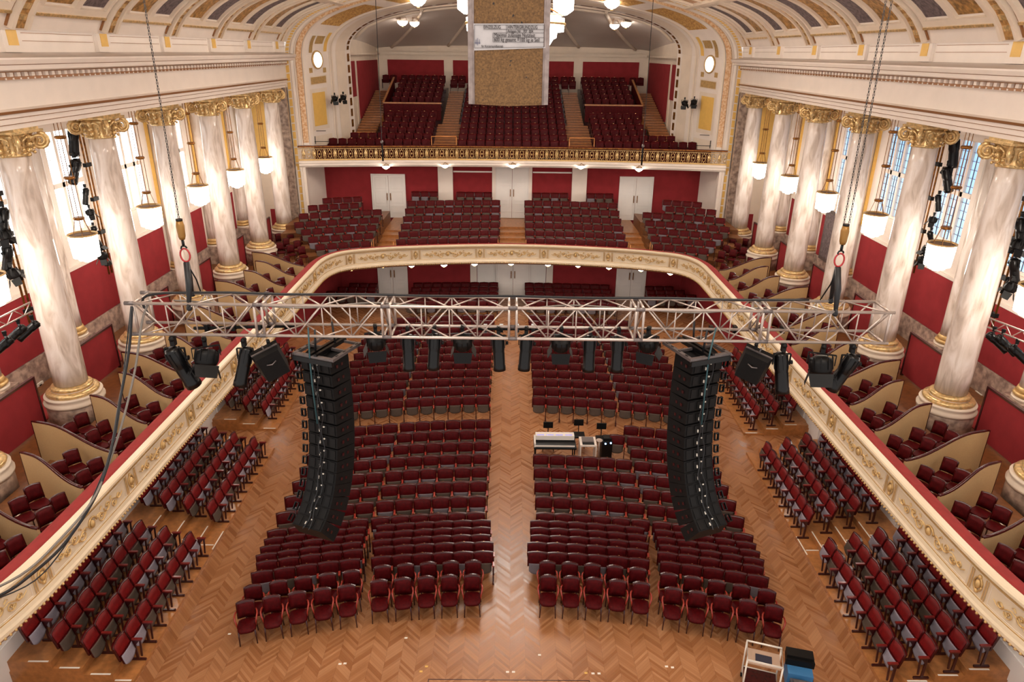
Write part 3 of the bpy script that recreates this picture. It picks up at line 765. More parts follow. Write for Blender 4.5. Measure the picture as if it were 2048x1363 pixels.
b=MB(); b.sweep(GP,[(-.34,7.37),(-.30,7.37),(-.30,8.04),(-.34,8.04)],0); b.obj('gap_backing',REDD,r)  # added dark red sheet that colours the gaps as seats behind would
def gpt(s,z,off=0):
    p,d=along(GP,GL,s); n_=Vector((d.y,-d.x,0)); return p+n_*off+Vector((0,0,z))
s=.28; q=0; 
while s<GL[-1]-.3:
    b=MB(); zc=7.70
    # lozenge star
    b.add([gpt(s-.10,zc,.02),gpt(s,zc-.24,.02),gpt(s+.10,zc,.02),gpt(s,zc+.24,.02),gpt(s,zc,.07),gpt(s,zc,-.02)],[(0,1,4),(1,2,4),(2,3,4),(3,0,4),(1,0,5),(2,1,5),(3,2,5),(0,3,5)],0)
    for e in (-1,1): b.tube([gpt(s+e*.02,7.44),gpt(s+e*.1,7.56),gpt(s+e*.06,7.70),gpt(s+e*.1,7.84),gpt(s+e*.02,7.97)],.016,4)
    c=s+.28
    b.tube([gpt(c+.10*cos(a*pi/6),zc+.2*sin(a*pi/6)) for a in range(12)],.018,4,closed=True)
    b.blob(gpt(c,zc,0),(.05,.05,.06),0,6,4)
    for e in (-1,1):
        b.tube([gpt(c,zc+e*.2),gpt(c,zc+e*.27)],.02,4)
        b.tube([gpt(c+e*.12,7.44),gpt(c+e*.09,7.6),gpt(c+e*.12,zc),gpt(c+e*.09,7.82),gpt(c+e*.12,7.97)],.012,4)
    b.obj('openwork_panel',GOLD,r); s+=.56; q+=1
# gallery tiers and rows
def grow(i): return 41.1+.85*i, 7.5+.2355*i      # y of the seat backs, tier height
b=MB()
for i in range(14):
    y,z=grow(i)
    y0=y-.62; y1=y+.24 if i<13 else 53.6
    for xa,xb in ((-3.1,3.1),): b.box(xa if i<6 else -3.35,xb if i<6 else 3.35,y0,y1,7.3,z,0)
    for sd in (-1,1):
        if i<2: x=10.9 if i==0 else 10.3
        else: x=8.25
        if i in (6,7): continue
        b.box(*sorted((sd*4.65,sd*x)),y0,y1,7.3,z,0)
S_('floor_gallery_tiers',b,MAHOD)
b=MB()
for i in range(13):
    y,z=grow(i)
    for h in (0,1):
        yy=y-.62+.425*h; zz=z+.118*h
        for sd in (-1,1):
            xa=3.1 if i<6 else 3.37; xb=4.65 if i<6 else 4.4
            b.box(*sorted((sd*xa,sd*xb)),yy,yy+.425,7.3,zz,0); b.box(*sorted((sd*xa,sd*xb)),yy-.004,yy,zz-.118,zz-.03,1)
            if 2<=i: b.box(*sorted((sd*8.3,sd*9.5)),yy,yy+.425,7.3,zz,0); b.box(*sorted((sd*8.3,sd*9.5)),yy-.004,yy,zz-.118,zz-.03,1)
S_('floor_gallery_stairs',b,[OAK,OAKD])
b=MB()
for sd in (-1,1):
    b.box(*sorted((sd*4.55,sd*8.25)),46.9,47.0,8.6,9.95,0); b.box(*sorted((sd*8.15,sd*8.25)),47.0,52,8.8,10.1,0)
for sd,nm in ((-1,'left'),(1,'right')):
    r=empty('guard_wall',(0,0,0),0,'red panelled guard wall with a wooden hand rail in the %s half of the upper gallery'%nm,'railing')
    b=MB(); b.box(*sorted((sd*4.6,sd*8.2)),46.9,46.98,8.9,9.9,0); 
    for x in (5.8,7.0): b.box(sd*x-.03,sd*x+.03,46.87,46.9,8.9,9.9,0)
    b.prism([(sd*8.2,46.98,8.9),(sd*8.2,46.98,9.95),(sd*8.2,51.6,11.25),(sd*8.2,51.6,10.2)],(sd*.08,0,0),0)
    b.obj('guard_panel',REDS,r)
    q=empty('iron_railing',(0,0,0),0,'thin dark iron railing at the %s end of the upper gallery front'%nm,'railing'); b=MB()
    b.tube([(sd*11.75,39.6,8.2),(sd*11.75,39.6,8.95)],.02,5); b.tube([(sd*10.9,39.9,8.2),(sd*10.9,39.9,8.6)],.02,5); b.obj('rail_post',BLACK,q)
    b=MB(); b.tube([(sd*11.75,39.6,8.9),(sd*10.4,40.4,8.85)],.016,5); b.tube([(sd*11.7,39.6,8.35),(sd*10.2,40.2,8.3)],.016,5); b.obj('rail_bar',BLACK,q)
    b=MB(); b.box(*sorted((sd*4.55,sd*8.28)),46.84,47.0,9.9,9.98); b.bar((sd*8.24,46.98,10.0),(sd*8.24,51.6,11.3),.12,.06); b.obj('hand_rail',OAK,r)
    r=empty('stair_hand_rail',(0,0,0),0,'thin wooden hand rail across the foot of the %s gallery stair'%nm,'railing')
    b=MB(); b.tube([(sd*3.2,40.9,8.55),(sd*4.6,40.9,8.55)],.03,6); b.obj('hand_rail',BRASSW,r)
    b=MB(); b.tube([(sd*3.2,40.9,7.5),(sd*3.2,40.9,8.55)],.025,6); b.tube([(sd*4.6,40.9,7.5),(sd*4.6,40.9,8.55)],.025,6); b.obj('rail_post',BRASSW,r)
# gallery room walls
b=MB(); b.box(-10.2,10.2,53.6,53.9,7.3,16.0,0)
for x0,x1 in ((-8.95,-4.95),(-4.3,-.4),(.4,4.3),(4.95,8.95)): b.box(x0,x1,53.53,53.6,10.9,12.42,1)
b.box(-10,10,53.45,53.6,12.75,12.9,0); b.box(-10,10,53.4,53.6,13.0,13.1,2)
S_('wall_back_gallery',b,[CREAM2,REDW,CREAM2])
for sd,nm in ((-1,'left'),(1,'right')):
    b=MB(); b.box(*sorted((sd*9.65,sd*9.9)),43.5,53.7,7.2,14.2,0)
    b.box(*sorted((sd*9.6,sd*9.65)),46.2,53.2,9.0,12.4,1); b.box(*sorted((sd*9.6,sd*9.65)),43.9,45.5,10.4,12.4,1)
    b.box(*sorted((sd*9.45,sd*9.65)),43.6,53.6,12.75,12.88,0)
    b.box(*sorted((sd*9.62,sd*9.65)),45.6,46.1,8.2,12.5,0)
    S_('wall_%s_gallery'%nm,b,[CREAM2,REDW])
# gallery ceiling: shallow barrel with ribs, ending in a lunette over the back wall
b=MB(); N=28; GV=[]
for i in range(N+1):
    a=pi*i/N; GV.append((-9.75*cos(a),13.1+2.55*sin(a)**.8))
ny=10; vs=[]; fs=[]
for j in range(ny+1):
    y=43.5+10.2*j/ny; k=1-.9*max(0,(y-45)/8.7)**1.6
    for x,z in GV: vs.append((x,y,13.1+(z-13.1)*k))
for j in range(ny):
    for i in range(N): a=j*(N+1)+i; fs.append((a,a+1,a+N+2,a+N+1))
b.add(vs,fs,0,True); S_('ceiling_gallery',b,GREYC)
b=MB()
def gz(x,y):
    a=math.acos(max(-1,min(1,-x/9.75))); z=13.1+2.55*max(0,sin(a))**.8; k=1-.9*max(0,(y-45)/8.7)**1.6
    return 13.1+(z-13.1)*k
for y in (44.3,46.0): b.tube([(x,y,gz(x,y)-.02) for x in [-9.6+19.2*i/24 for i in range(25)]],.1,5)
for sd in (-1,1):
    for x0,x1 in ((2.2,4.6),(5.4,8.6)):
        pts=[]
        for i in range(13):
            t=i/12; y=45+8.5*t; x=sd*(x0+(x1-x0)*t**1.6); pts.append((x,y,gz(x,y)-.03))
        b.tube(pts,.12,5)
S_('trim_gallery_ribs',b,CREAM2)
# arch top closing wall above the inner opening
# ================================================================== SEATS
def shell(b,w,z0,z1,y_of,t,crest=0,rb=0,mi=0,mb=None,nx=8,nz=5,taper=0):
    """upholstered slab: width w, z0..z1; y_of(u,v) gives the front surface; t thickness; crest raises the top middle; rb rounds the bottom corners"""
    vs=[]
    for side in (0,1):
        for j in range(nz+1):
            v=j/nz
            for i in range(nx+1):
                u=-1+2*i/nx
                x=u*w/2*(1-taper*v)
                z=z0+(z1-z0)*v+crest*v*(1-u*u)+rb*(1-v)**2*(u*u)**1.5
                y=y_of(u,v)+(t if side else 0)
                vs.append((x,y,z))
    n1=(nx+1)*(nz+1); fs=[]; ms=[]
    b0=len(b.v); b.v.extend(vs)
    def F(f,m_,s_): b.f.append(tuple(b0+q for q in f)); b.m.append(m_); b.s.append(s_)
    for j in range(nz):
        for i in range(nx):
            a=j*(nx+1)+i
            F((a,a+1,a+nx+2,a+nx+1),mi,True); F((n1+a+1,n1+a,n1+a+nx+1,n1+a+nx+2),mb if mb is not None else mi,True)
    e=mb if mb is not None else mi
    for i in range(nx): F((i+1,i,n1+i,n1+i+1),e,False); a=nz*(nx+1)+i; F((a,a+1,n1+a+1,n1+a),e,False)
    for j in range(nz): a=j*(nx+1); F((a,a+nx+1,n1+a+nx+1,n1+a),e,False); a+=nx; F((a+nx+1,a,n1+a,n1+a+nx+1),e,False)
def back_mesh(name,mat,frame,w=.524,z0=.49,z1=.875,lean=.10,t=.045,crest=.012,bulge=.035,plate=True):
    b=MB()
    shell(b,w,z0,z1,lambda u,v:-lean*(1-v)-.03*(1-u*u)*0+.03*u*u*-1,t,crest,0,1,1)
    shell(b,w-.06,z0+.03,z1-.03,lambda u,v:-lean*(1-v)-.03*u*u-.012-bulge*(1-u*u)*sin(pi*v),.03,crest,0,0,0,6,4)
    if plate: b.box(-.02,.02,t-.002,t+.006,z1-.01,z1+.018,2)
    return b.mesh(name,[mat,frame,PLATE])
def pan_mesh(name,mat):
    b=MB()
    shell(b,.44,.28,.60,lambda u,v:-.20+.05*v-.015*(1-u*u),.05,0,.09,0,1,8,6)
    return b.mesh(name,[mat,MAHO])
def arm_mesh(name,wood=None):
    b=MB()
    b.box(-.028,.028,-.37,-.14,.60,.635,0)
    b.prism([(-.015,-.32,.60),(-.015,-.15,.60),(-.015,-.15,.05),(-.015,-.21,.05),(-.015,-.20,.45)],(.03,0,0),1)
    b.prism([(-.012,-.34,.60),(-.012,-.30,.60),(-.012,-.26,.12),(-.012,-.30,.12)],(.024,0,0),1)
    b.box(-.02,.02,-.36,-.02,0,.05,1)
    return b.mesh(name,[wood or ARMW,MAHOD])
BK=back_mesh('backrest',REDS,MAHO); BKO=back_mesh('backrest_bright',REDO,MAHO,.50,.46,.86,crest=.03)
PG=pan_mesh('seat_grey',UG); PB=pan_mesh('seat_brown',UB); PGS=pan_mesh('seat_pale_grey',UGS); AR=arm_mesh('armrest'); ARD=arm_mesh('armrest_dark',ARMD)
def tipup(name,loc,rz,label,group,bk=BK,pan=None,arm=AR,armboth=False,ysc=1):
    r=empty(name,loc,rz,label,'seat',group)
    put('backrest',bk,r); put('seat',pan or (PG if random.random()<.22 else PB),r)
    put('armrest',arm,r,(.2525 if name[0]=='p' else .2625,0,0))
    if ysc!=1: r.scale=(1,ysc,1)
    if armboth: put('armrest',arm,r,(-.2625,0,0))
    return r
# loose armchair with the seat down
def armchair_meshes():
    M={}
    b=MB(); shell(b,.47,.50,.90,lambda u,v:.05+.07*v-.035*u*u-.02,.04,.04,0,1,1); shell(b,.40,.52,.87,lambda u,v:.03+.07*v-.035*u*u-.03*(1-u*u)*sin(pi*v),.03,.035,0,0,0,6,4); M['backrest']=b.mesh('chair_backrest',[REDS,MAHO])
    b=MB()
    vs=[];n=16
    for z,k in ((.40,1),(.455,1.0),(.475,.9)):
        for i in range(n):
            a=2*pi*i/n; c,s_=cos(a),sin(a); x=.235*k*(abs(c)**.6)*(1 if c>0 else -1); y=-.19+.23*k*(abs(s_)**.6)*(1 if s_>0 else -1)
            vs.append((x,y,z))
    vs.append((0,-.19,.487)); fs=[tuple(range(n))[::-1]]
    for q in (0,1):
        for i in range(n): fs.append((q*n+i,q*n+(i+1)%n,(q+1)*n+(i+1)%n,(q+1)*n+i))
    for i in range(n): fs.append((2*n+i,2*n+(i+1)%n,3*n))
    b.add(vs,fs,0,True); M['seat']=b.mesh('chair_seat',[REDS])
    for e,nm in ((-1,'l'),(1,'r')):
        b=MB(); b.tube([(e*.235,.06,.68),(e*.27,-.02,.70),(e*.285,-.14,.695),(e*.265,-.22,.66),(e*.24,-.24,.56),(e*.235,-.22,.44)],[.022,.024,.026,.024,.02,.018],6); M['arm'+nm]=b.mesh('chair_armrest',[ARMW])
    for e in (-1,1):
        for f in (-1,1):
            b=MB(); y0=-.36 if f<0 else .02; b.tube([(e*.20,y0,.42),(e*.215,y0+(.0 if f<0 else .05),0)],[.024,.016],6); M['leg%d%d'%(e,f)]=b.mesh('chair_leg',[MAHOD])
    return M
AM=armchair_meshes()
def armchair(loc,rz,label,group):
    r=empty('armchair',loc,rz,label,'chair',group); r.scale=(.9,1,1)
    put('backrest',AM['backrest'],r); put('seat',AM['seat'],r); put('armrest',AM['arml'],r); put('armrest',AM['armr'],r)
    for e in (-1,1):
        for f in (-1,1): put('leg',AM['leg%d%d'%(e,f)],r)
    return r
def rowpt(Y0,x,R=24.0):
    return Y0-(R-sqrt(R*R-x*x)), -math.asin(x/R)*-1*-1 if False else math.asin(x/R)
# rotation: a seat at x>0 turns to face the arc centre (towards -x), i.e. clockwise seen from above for x>0
def place_row(Y0,xs,fn,R=24.0):
    for j,x in enumerate(xs):
        y=Y0-(R-sqrt(R*R-x*x)); fn(j,(x,y,0),-math.asin(x/R))
SIDE={-1:'left',1:'right'}
# -- two rows of loose armchairs, four groups of five
for q,Y0 in enumerate((13.86,14.38)):
    for sd in (-1,1):
        for g,(xa,) in enumerate((( .95,),(3.98,))):
            for j in range(5):
                x=sd*(xa+.57*j+(.0)); R=22.0
                dy=.0 if g==0 else .03
                y=Y0-(R-sqrt(R*R-x*x))-(.06 if g else 0)
                armchair((x,y,0),-math.asin(x/R),'red loose armchair, %s %s of the centre aisle, %s row before the stage'%(ORD[g*5+j+1],SIDE[sd],ORD[q+1]),'loose armchairs in the front rows')
# -- tightly pushed rows behind them
cnt=0; nrow=2; stuffrows=[]
def stalls_row(Y0,x_in,n,rowno,ysc=1,gap_at=None,skip=lambda x:False,R=24.0,pitch=.535,indiv=True,gapw=.42):
    global cnt
    for sd in (-1,1):
        x=x_in
        for j in range(n):
            if gap_at is not None and j==gap_at: x+=gapw
            xx=sd*(x+pitch/2); x+=pitch
            if skip(xx): continue
            y=Y0-(R-sqrt(R*R-xx*xx)); rz=-math.asin(xx/R)
            if indiv:
                tipup('auditorium_seat',(xx,y,0),rz,'red tip-up stalls seat, %s %s of the centre aisle, row %s from the stage'%(ORD[j+1],SIDE[sd],NUM[rowno] if rowno<=20 else 'twenty one'),'tip-up seats in the stalls',ysc=ysc)
                cnt+=1
            else: stuffrows.append((xx,y,0,rz))
for q,Y0 in enumerate((14.87,15.25,15.56,15.88,16.2)):
    nrow+=1; stalls_row(Y0+.02,.55 if q>1 else .45,11,nrow,gap_at=6 if q<5 else None,gapw=.26,pitch=.528,ysc=.74)
for q in range(7):
    nrow+=1; Y0=16.58+.785*q
    stalls_row(Y0,.72,11,nrow,gap_at=6,gapw=.05,skip=(lambda x:0<x<3.75) if q in (5,) else (lambda x:(0<x<3.3)) if q in (6,) else (lambda x:False))
nrow+=1; Y0=22.1
stalls_row(22.02,.72,11,nrow,gap_at=6,gapw=.05,skip=lambda x:x>0 and x<4.2)
nrow+=1; stalls_row(23.86,.80,11,nrow,gap_at=6,gapw=.05)
print('individual stalls seats',cnt)
for q in range(11):
    Y0=23.86+.815*(q+1); nrow+=1
    stalls_row(Y0,.85,11 if q<9 else 9,nrow,gap_at=6,gapw=.1,indiv=False)
for q,Y0 in enumerate((34.95,35.66,36.5,37.28,38.12)): stalls_row(Y0,.75,9,nrow,R=60,indiv=False,gapw=.1)
for sd in (-1,1):
    for q,(Y0,n,x0) in enumerate(((36.1,5,7.35),(36.85,4,7.45),(37.55,3,7.5))):
        for j in range(n): stuffrows.append((sd*(x0+.27+.535*j),Y0,0.05,0))
def merged(name,rows,meshes,label,cat,group=None):
    V=[];F=[];MI=[];SM=[];mats=[]
    for (x,y,z,rz) in rows:
        M=Matrix.Translation((x,y,z))@Matrix.Rotation(rz,4,'Z')
        for me,off in meshes():
            T=M@Matrix.Translation(off); mm=[]
            for m_ in me.materials:
                if m_ not in mats: mats.append(m_)
                mm.append(mats.index(m_))
            b0=len(V); V.extend(tuple(T@v.co) for v in me.vertices)
            for p in me.polygons: F.append(tuple(b0+i for i in p.vertices)); MI.append(mm[p.material_index]); SM.append(p.use_smooth)
    me=bpy.data.meshes.new(name); me.from_pydata(V,[],F)
    for m_ in mats: me.materials.append(m_)
    me.polygons.foreach_set('material_index',MI); me.polygons.foreach_set('use_smooth',SM); me.update()
    o=put(name,me); tag(o,label,cat,group,'stuff'); return o
merged('rear_stalls_seats',stuffrows,lambda:[(BK,(0,0,0)),(PG if random.random()<.4 else PB,(0,0,0)),(AR,(.2675,0,0))],'many more red tip-up seats filling the rear stalls beyond the cross aisle','seats')
# mahogany back rail under the first row behind the cross aisle
# -- raised side tiers
TX=[8.66,9.30,9.93,10.55]; TZ=[.08,.26,.44,.62]
for sd,nm in ((-1,'left'),(1,'right')):
    b=MB()
    for a,(x0,x1,z) in enumerate(((8.30,8.72,.08),(8.72,9.36,.26),(9.36,10.0,.44),(10.0,10.98,.62))):
        b.box(*sorted((sd*x0,sd*x1)),11.42,21.3,0,z,0)
        for (ya,yb) in ((11.42,11.46),(16.02,16.06)):
            b.box(*sorted((sd*(x0+.06),sd*(x0+.50))),ya,yb,z,z+.005,1)
        b.box(*sorted((sd*x0,sd*(x0+.035))),15.85,16.65,z,z+.005,1)
        xx=x0+.45
        (b.box(*sorted((sd*(8.62,9.36,10.02)[a],sd*(9.36,10.02,10.98)[a])),22.62,29.5,0,z,0) if a<3 else None)
        if a<3: b.box(*sorted((sd*((8.62,9.36,10.02)[a]+.06),sd*((8.62,9.36,10.02)[a]+.5))),22.62,22.67,z,z+.005,1)
    S_('floor_side_tiers_%s'%nm,b,[OAK,STRIP])
    for bl,(ya,n,name_) in enumerate(((11.66,8,'near'),(16.72,8,'middle'))):
        for t in range(4):
            for j in range(n):
                y=ya+.505*j+.1
                r=tipup('parterre_seat',(sd*TX[t],y,TZ[t]),(pi/2 if sd<0 else -pi/2),
                  'red tip-up seat, %s tier, %s from stage in the %s block, %s wall side'%(ORD[t+1],ORD[j+1],name_,nm),'tip-up seats on the raised side tiers',bk=BKO,arm=ARD,pan=(PGS if (t==3 or random.random()<.45) else PB))
    for t in range(3):
        for j in range(11):
            y=23.1+.505*j
            if t==0 and j>9: continue
            tipup('parterre_seat',(sd*(9.2+.66*t),y,TZ[t]),(pi/2 if sd<0 else -pi/2),
              'red tip-up seat, %s tier, %s from stage in the far block, %s wall side'%(ORD[t+1],ORD[j+1],nm),'tip-up seats on the raised side tiers',bk=BKO,arm=ARD,pan=(PGS if random.random()<.45 else PB))
# -- box chairs
def boxchair_meshes():
    M={}
    b=MB(); shell(b,.40,.50,.88,lambda u,v:.02+.08*v-.03*u*u,.035,.02,0,1,1); shell(b,.34,.54,.86,lambda u,v:.0+.08*v-.03*u*u,.03,.015,0,0,0,6,3); M['backrest']=b.mesh('box_chair_back',[REDS,MAHO])
    b=MB(); b.prism([(-.20,.02,.42),(.20,.02,.42),(.22,-.30,.42),(.12,-.40,.42),(-.12,-.40,.42),(-.22,-.30,.42)],(0,0,.05)); M['seat']=b.mesh('box_chair_seat',[REDS])
    for i,(x,y,x2,y2,z) in enumerate(((-.18,.02,-.19,.08,.5),(.18,.02,.19,.08,.5),(-.19,-.34,-.2,-.36,.42),(.19,-.34,.2,-.36,.42))):
        b=MB(); b.tube([(x,y,z),(x2,y2,0)],[.02,.014],5); M['leg%d'%i]=b.mesh('box_chair_leg',[MAHOD])
    return M
BM_=boxchair_meshes()
for sd,nm in ((-1,'left'),(1,'right')):
    for k in range(15):
        yp=10.21+1.45*k; ci=0
        for a in range(3):
            for c in range(2):
                X=9.86+.70*a; Y=yp+.8*(X-9.47)/2.3+.50+.50*c; z=3.16+.08*a
                if a==2 and abs((Y-COLY[0]+2.011)%4.022-2.011)<1.12: continue
                if yp>31.5: continue
                ci+=1
                r=empty('box_chair',(sd*X,Y,z),0,None)
                r.rotation_euler=(0,0,-sd*radians(58+random.uniform(-9,9))); r.scale=(.86,.86,.9)
                tag(r,'red box chair, %s from the parapet, %s one, box %s from stage, %s gallery'%(ORD[a+1],'nearer' if c==0 else 'farther',NUM[k+1],nm),'chair','red chairs in the side boxes')
                put('backrest',BM_['backrest'],r); put('seat',BM_['seat'],r)
                if k<8:
                    for i in range(4): put('leg',BM_['leg%d'%i],r)
    for j,(X,Y) in enumerate(((10.35,33.6),(11.0,33.9),(11.65,34.3),(10.9,34.75),(11.6,35.2),(11.6,36.0),(10.8,35.6),(12.3,36.2))):
        r=empty('box_chair',(sd*X,Y,3.33 if X<11.7 and Y<33 else 3.14),0,None); r.rotation_euler=(0,0,-sd*radians(35+random.uniform(-12,12))); r.scale=(.9,.9,1)
        tag(r,'red chair in the far corner beside the last divider, %s of eight, %s side'%(ORD[j+1],nm),'chair','red chairs in the far corners')
        put('backrest',BM_['backrest'],r); put('seat',BM_['seat'],r)
        for i in range(4): put('leg',BM_['leg%d'%i],r)
# -- balcony
def balc(i,xs,block):
    R=26.1+.85*i
    for j,x in enumerate(xs):
        y=YCB+sqrt(R*R-x*x)
        tipup('balcony_seat',(x,y,bz(i)),-math.asin(x/R),'red balcony seat, row %s from parapet, %s from aisle, %s'%(NUM[i+1],ORD[j+1],block),'tip-up seats on the balcony',pan=PB if random.random()<.85 else PG)
for sd,nm in ((-1,'left'),(1,'right')):
    for i in range(6): balc(i,[sd*(.95+.525*j) for j in range(10)],'%s middle block'%nm)
    for j in range(7):
        x=sd*((1.45+.525*j) if j<4 else (4.62+.525*(j-4)))
        tipup('balcony_seat',(x,41.35,4.5),0,'red balcony seat against the back wall, %s from the centre door, %s side'%(ORD[j+1],nm),'tip-up seats on the balcony')
    for i,n in enumerate((5,6,7,8,8,5,4)):
        st=7.42 if i<5 else 8.75
        balc(i,[sd*(st+.525*j) for j in range(n)],'%s outer block'%nm)
# -- gallery
b=MB(); shell(b,.47,.44,.86,lambda u,v:-.08*(1-v)-.03*u*u,.05,.03,0,0,1,6,3); shell(b,.43,.36,.50,lambda u,v:-.26,.08,0,0,0,0,4,2); b.box(-.03,.03,-.0,.055,.88,.905,2)
b.box(-.262,-.245,-.3,.0,0,.6,1)
GS=b.mesh('gallery_seat',[REDD,MAHO,PLATE])
gs=[]
for i in range(14):
    y,z=grow(i)
    half=5.5+ (0 if i<3 else 0)
    nC=12
    for j in range(nC): gs.append((i,(j-nC/2+.5)*.525,'middle block',j+1))
    for sd,nm in ((-1,'left'),(1,'right')):
        if i in (6,7): continue
        n=11 if i==0 else 9 if i==1 else 6
        for j in range(n): gs.append((i,sd*(4.95+.525*j),'%s block'%nm,j+1))
        if i>=12 :
            for j in range(2): gs.append((i,sd*(3.55+.525*j),'%s top corner'%nm,j+1))
            for j in range(2 if i==13 else 0): gs.append((i,sd*(8.35+.525*j),'%s outer top corner'%nm,j+1))
ind=gs[:300]; rest=[g for g in gs[300:]]
for i,x,bl,j in ind:
    y,z=grow(i); o=put('gallery_seat',GS,None,(x,y,z))
    tag(o,'dark red gallery seat, row %s from the gilded balustrade, %s, %s along'%(NUM[i+1],bl,ORD[j]),'seat','seats in the upper gallery')
print('gallery seats',len(gs))
if rest: merged('upper_gallery_seats',[(x,grow(i)[0],grow(i)[1],0) for i,x,bl,j in rest],lambda:[(GS,(0,0,0))],'more dark red seats in the top rows of the upper gallery','seats')
# ================================================================== LAMPS
def side_lamp_proto():
    r=empty('hanging_lamp')
    b=MB()
    # stepped drum of crystal rods, gently pointed below
    b.lathe([(.0,-.53),(.10,-.52),(.11,-.47),(.23,-.46),(.24,-.38),(.355,-.37),(.38,.22),(.36,.26)],20,0,None,False)
    b.obj('crystal_drum',LAMPE,r)
    b=MB(); b.lathe([(.385,.26),(.40,.27),(.40,.30),(.385,.31),(.37,.30),(.37,.26)],24); b.obj('lamp_ring',GOLDW,r)
    b=MB(); b.lathe([(.0,.275),(.36,.27)],20); b.obj('dark_inside_disc',mk('brown_inside_disc',srgb(120,92,70),.6),r)  # brown disc: darkness inside the open drum put into colour
    b=MB()
    for k in range(6):
        a=k*pi/3; b.tube([(.26*cos(a),.26*sin(a),.28),(.12*cos(a),.12*sin(a),.75),(.10*cos(a),.10*sin(a),3.45)],.009,4)
    b.obj('suspension_rods',GOLDD,r)
    for z in (.75,1.9,3.0): b=MB(); b.lathe([(.13,z-.04),(.15,z),(.13,z+.04)],14); b.obj('collar',GOLDD,r)
    return r
lp=side_lamp_proto(); first=True
for sd,nm in ((-1,'left'),(1,'right')):
    for k in range(-2,5):
        c=lp if first else copy_tree(lp); first=False
        c.location=(sd*12.5,COLY[0]+4.022*(k+.5)+.02,7.70)
        tag(c,'lit crystal drum lamp hanging between columns, %s side, %s from the far arch'%(nm,ORD[5-k]),'lamp','crystal lamps hanging between the columns')
# gallery ceiling bowls
def bowl_proto(name,r0,rod):
    r=empty(name)
    b=MB(); b.lathe([(.0,-.62*r0*1.0),(.45*r0,-.52*r0),(.85*r0,-.2*r0),(r0,.12*r0),(.9*r0,.3*r0)],12); b.obj('glass_bowl',LAMPG,r)
    b=MB(); b.lathe([(r0*.92,.28*r0),(r0*1.06,.3*r0),(r0*.92,.36*r0)],16); b.lathe([(.03,-.85*r0),(.07,-.75*r0),(.03,-.6*r0)],8); b.obj('bowl_rim',GOLDW,r)
    b=MB()
    for k in range(3):
        a=k*2*pi/3; b.tube([(.85*r0*cos(a),.85*r0*sin(a),.32*r0),(0,0,rod)],.012,4)
    b.obj('suspension_rods',GOLDD,r); return r
pr=bowl_proto('ceiling_bowl_lamp',.32,.9); first=True
for (x,y,Y,sz,lab) in ((805,45,47,1,'outer one of the left pair under the gallery vault'),(829,47,47.5,.95,'inner one of the left pair under the gallery vault'),(893,54,52,1,'single one left of the chandelier, gallery back'),
      (1252,48,47,1,'outer one of the right pair under the gallery vault'),(1229,52,47.5,.95,'inner one of the right pair under the gallery vault'),(1162,57,52,1,'single one right of the chandelier, gallery back'),
      (836,2,41.3,1.35,'large one under the arch, left of the chandelier'),(1224,7,41.3,1.35,'large one under the arch, right of the chandelier')):
    c=pr if first else copy_tree(pr); first=False
    c.location=at(x,y,'y',Y); c.scale=(sz,sz,sz); tag(c,'lit glass bowl lamp, '+lab,'lamp','glass bowl lamps of the upper gallery')
# bowls under the gallery and under the balcony
pr=bowl_proto('soffit_lamp',.20,.18)
first=True
for i,(x,y) in enumerate(((772,333),(890,331),(1025,331),(1162,333),(1278,338))):
    c=pr if first else copy_tree(pr); first=False
    Y=40.05 if i in (1,2,3) else 39.7
    c.location=at(x,y,'y',Y)+Vector((0,0,0)); c.scale=(1.15,1.15,1.0)
    tag(c,'lit glass bowl under the gallery edge, '+('above the left door','second from the left','above the middle door','fourth from the left','above the right door')[i],'lamp','lamps under the gallery edge')
for i,(x,y) in enumerate(((703,536),(766,530),(823,530),(888,529),(949,527),(1022,526),(1096,528),(1156,530),(1218,534),(1282,538),(1341,545))):
    c=copy_tree(pr); c.location=at(x,y,'z',2.86); c.scale=(.9,.9,.9)
    tag(c,'lit glass bowl under the balcony edge, %s from the left of eleven'%ORD[i+1],'lamp','lamps under the balcony edge')
for sd,nm in ((-1,'left'),(1,'right')):
    for k in range(5):
        c=copy_tree(pr); c.location=(sd*10.1,11.5+5*k,2.80); tag(c,'lit glass bowl on the soffit below the %s side gallery, %s from the stage'%(nm,ORD[k+1]),'lamp','lamps under the side galleries')
# great crystal chandelier behind the hanging board and unseen ceiling ones added to brighten the vault
def chandelier(loc,label,sc=1):
    r=empty('crystal_chandelier',loc,0,label,'chandelier','crystal chandeliers of the hall'); r.scale=(sc,sc,sc)
    b=MB(); b.lathe([(0,-3.0),(.35,-2.8),(.62,-2.1),(1.0,-1.35),(1.5,-.55),(1.62,-.5),(1.65,-.25)],20,0,None,False); b.obj('crystal_strings',LAMPC,r)
    b=MB(); b.lathe([(1.68,-.3),(1.9,-.28),(1.92,.2),(1.7,.22)],24,0,None,False); b.obj('crystal_ring',LAMPC,r)
    b=MB(); b.lathe([(1.95,-.05),(2.0,.0),(1.95,.05)],28); b.lathe([(1.7,.25),(1.9,.3),(1.7,.35)],28); b.obj('gilded_ring',GOLDW,r)
    for k in range(8):
        a=pi/8+k*pi/4; b=MB(); M=Matrix.Translation((2.0*cos(a),2.0*sin(a),.75)); b.lathe([(0,-.42),(.2,-.4),(.34,-.3),(.36,.25),(.3,.3)],8,0,M,False); b.obj('lamp_drum',LAMPC,r)
    b=MB(); b.tube([(0,0,.2),(0,0,1.6)],.05,6)
    for k in range(4): a=k*pi/2; b.tube([(1.8*cos(a),1.8*sin(a),.3),(0,0,1.3)],.03,5)
    b.obj('suspension',GOLDD,r); return r
p=at(1031,16,'y',30.0); chandelier((p.x,30.0,p.z-.55),'great crystal chandelier behind the hanging brown board')
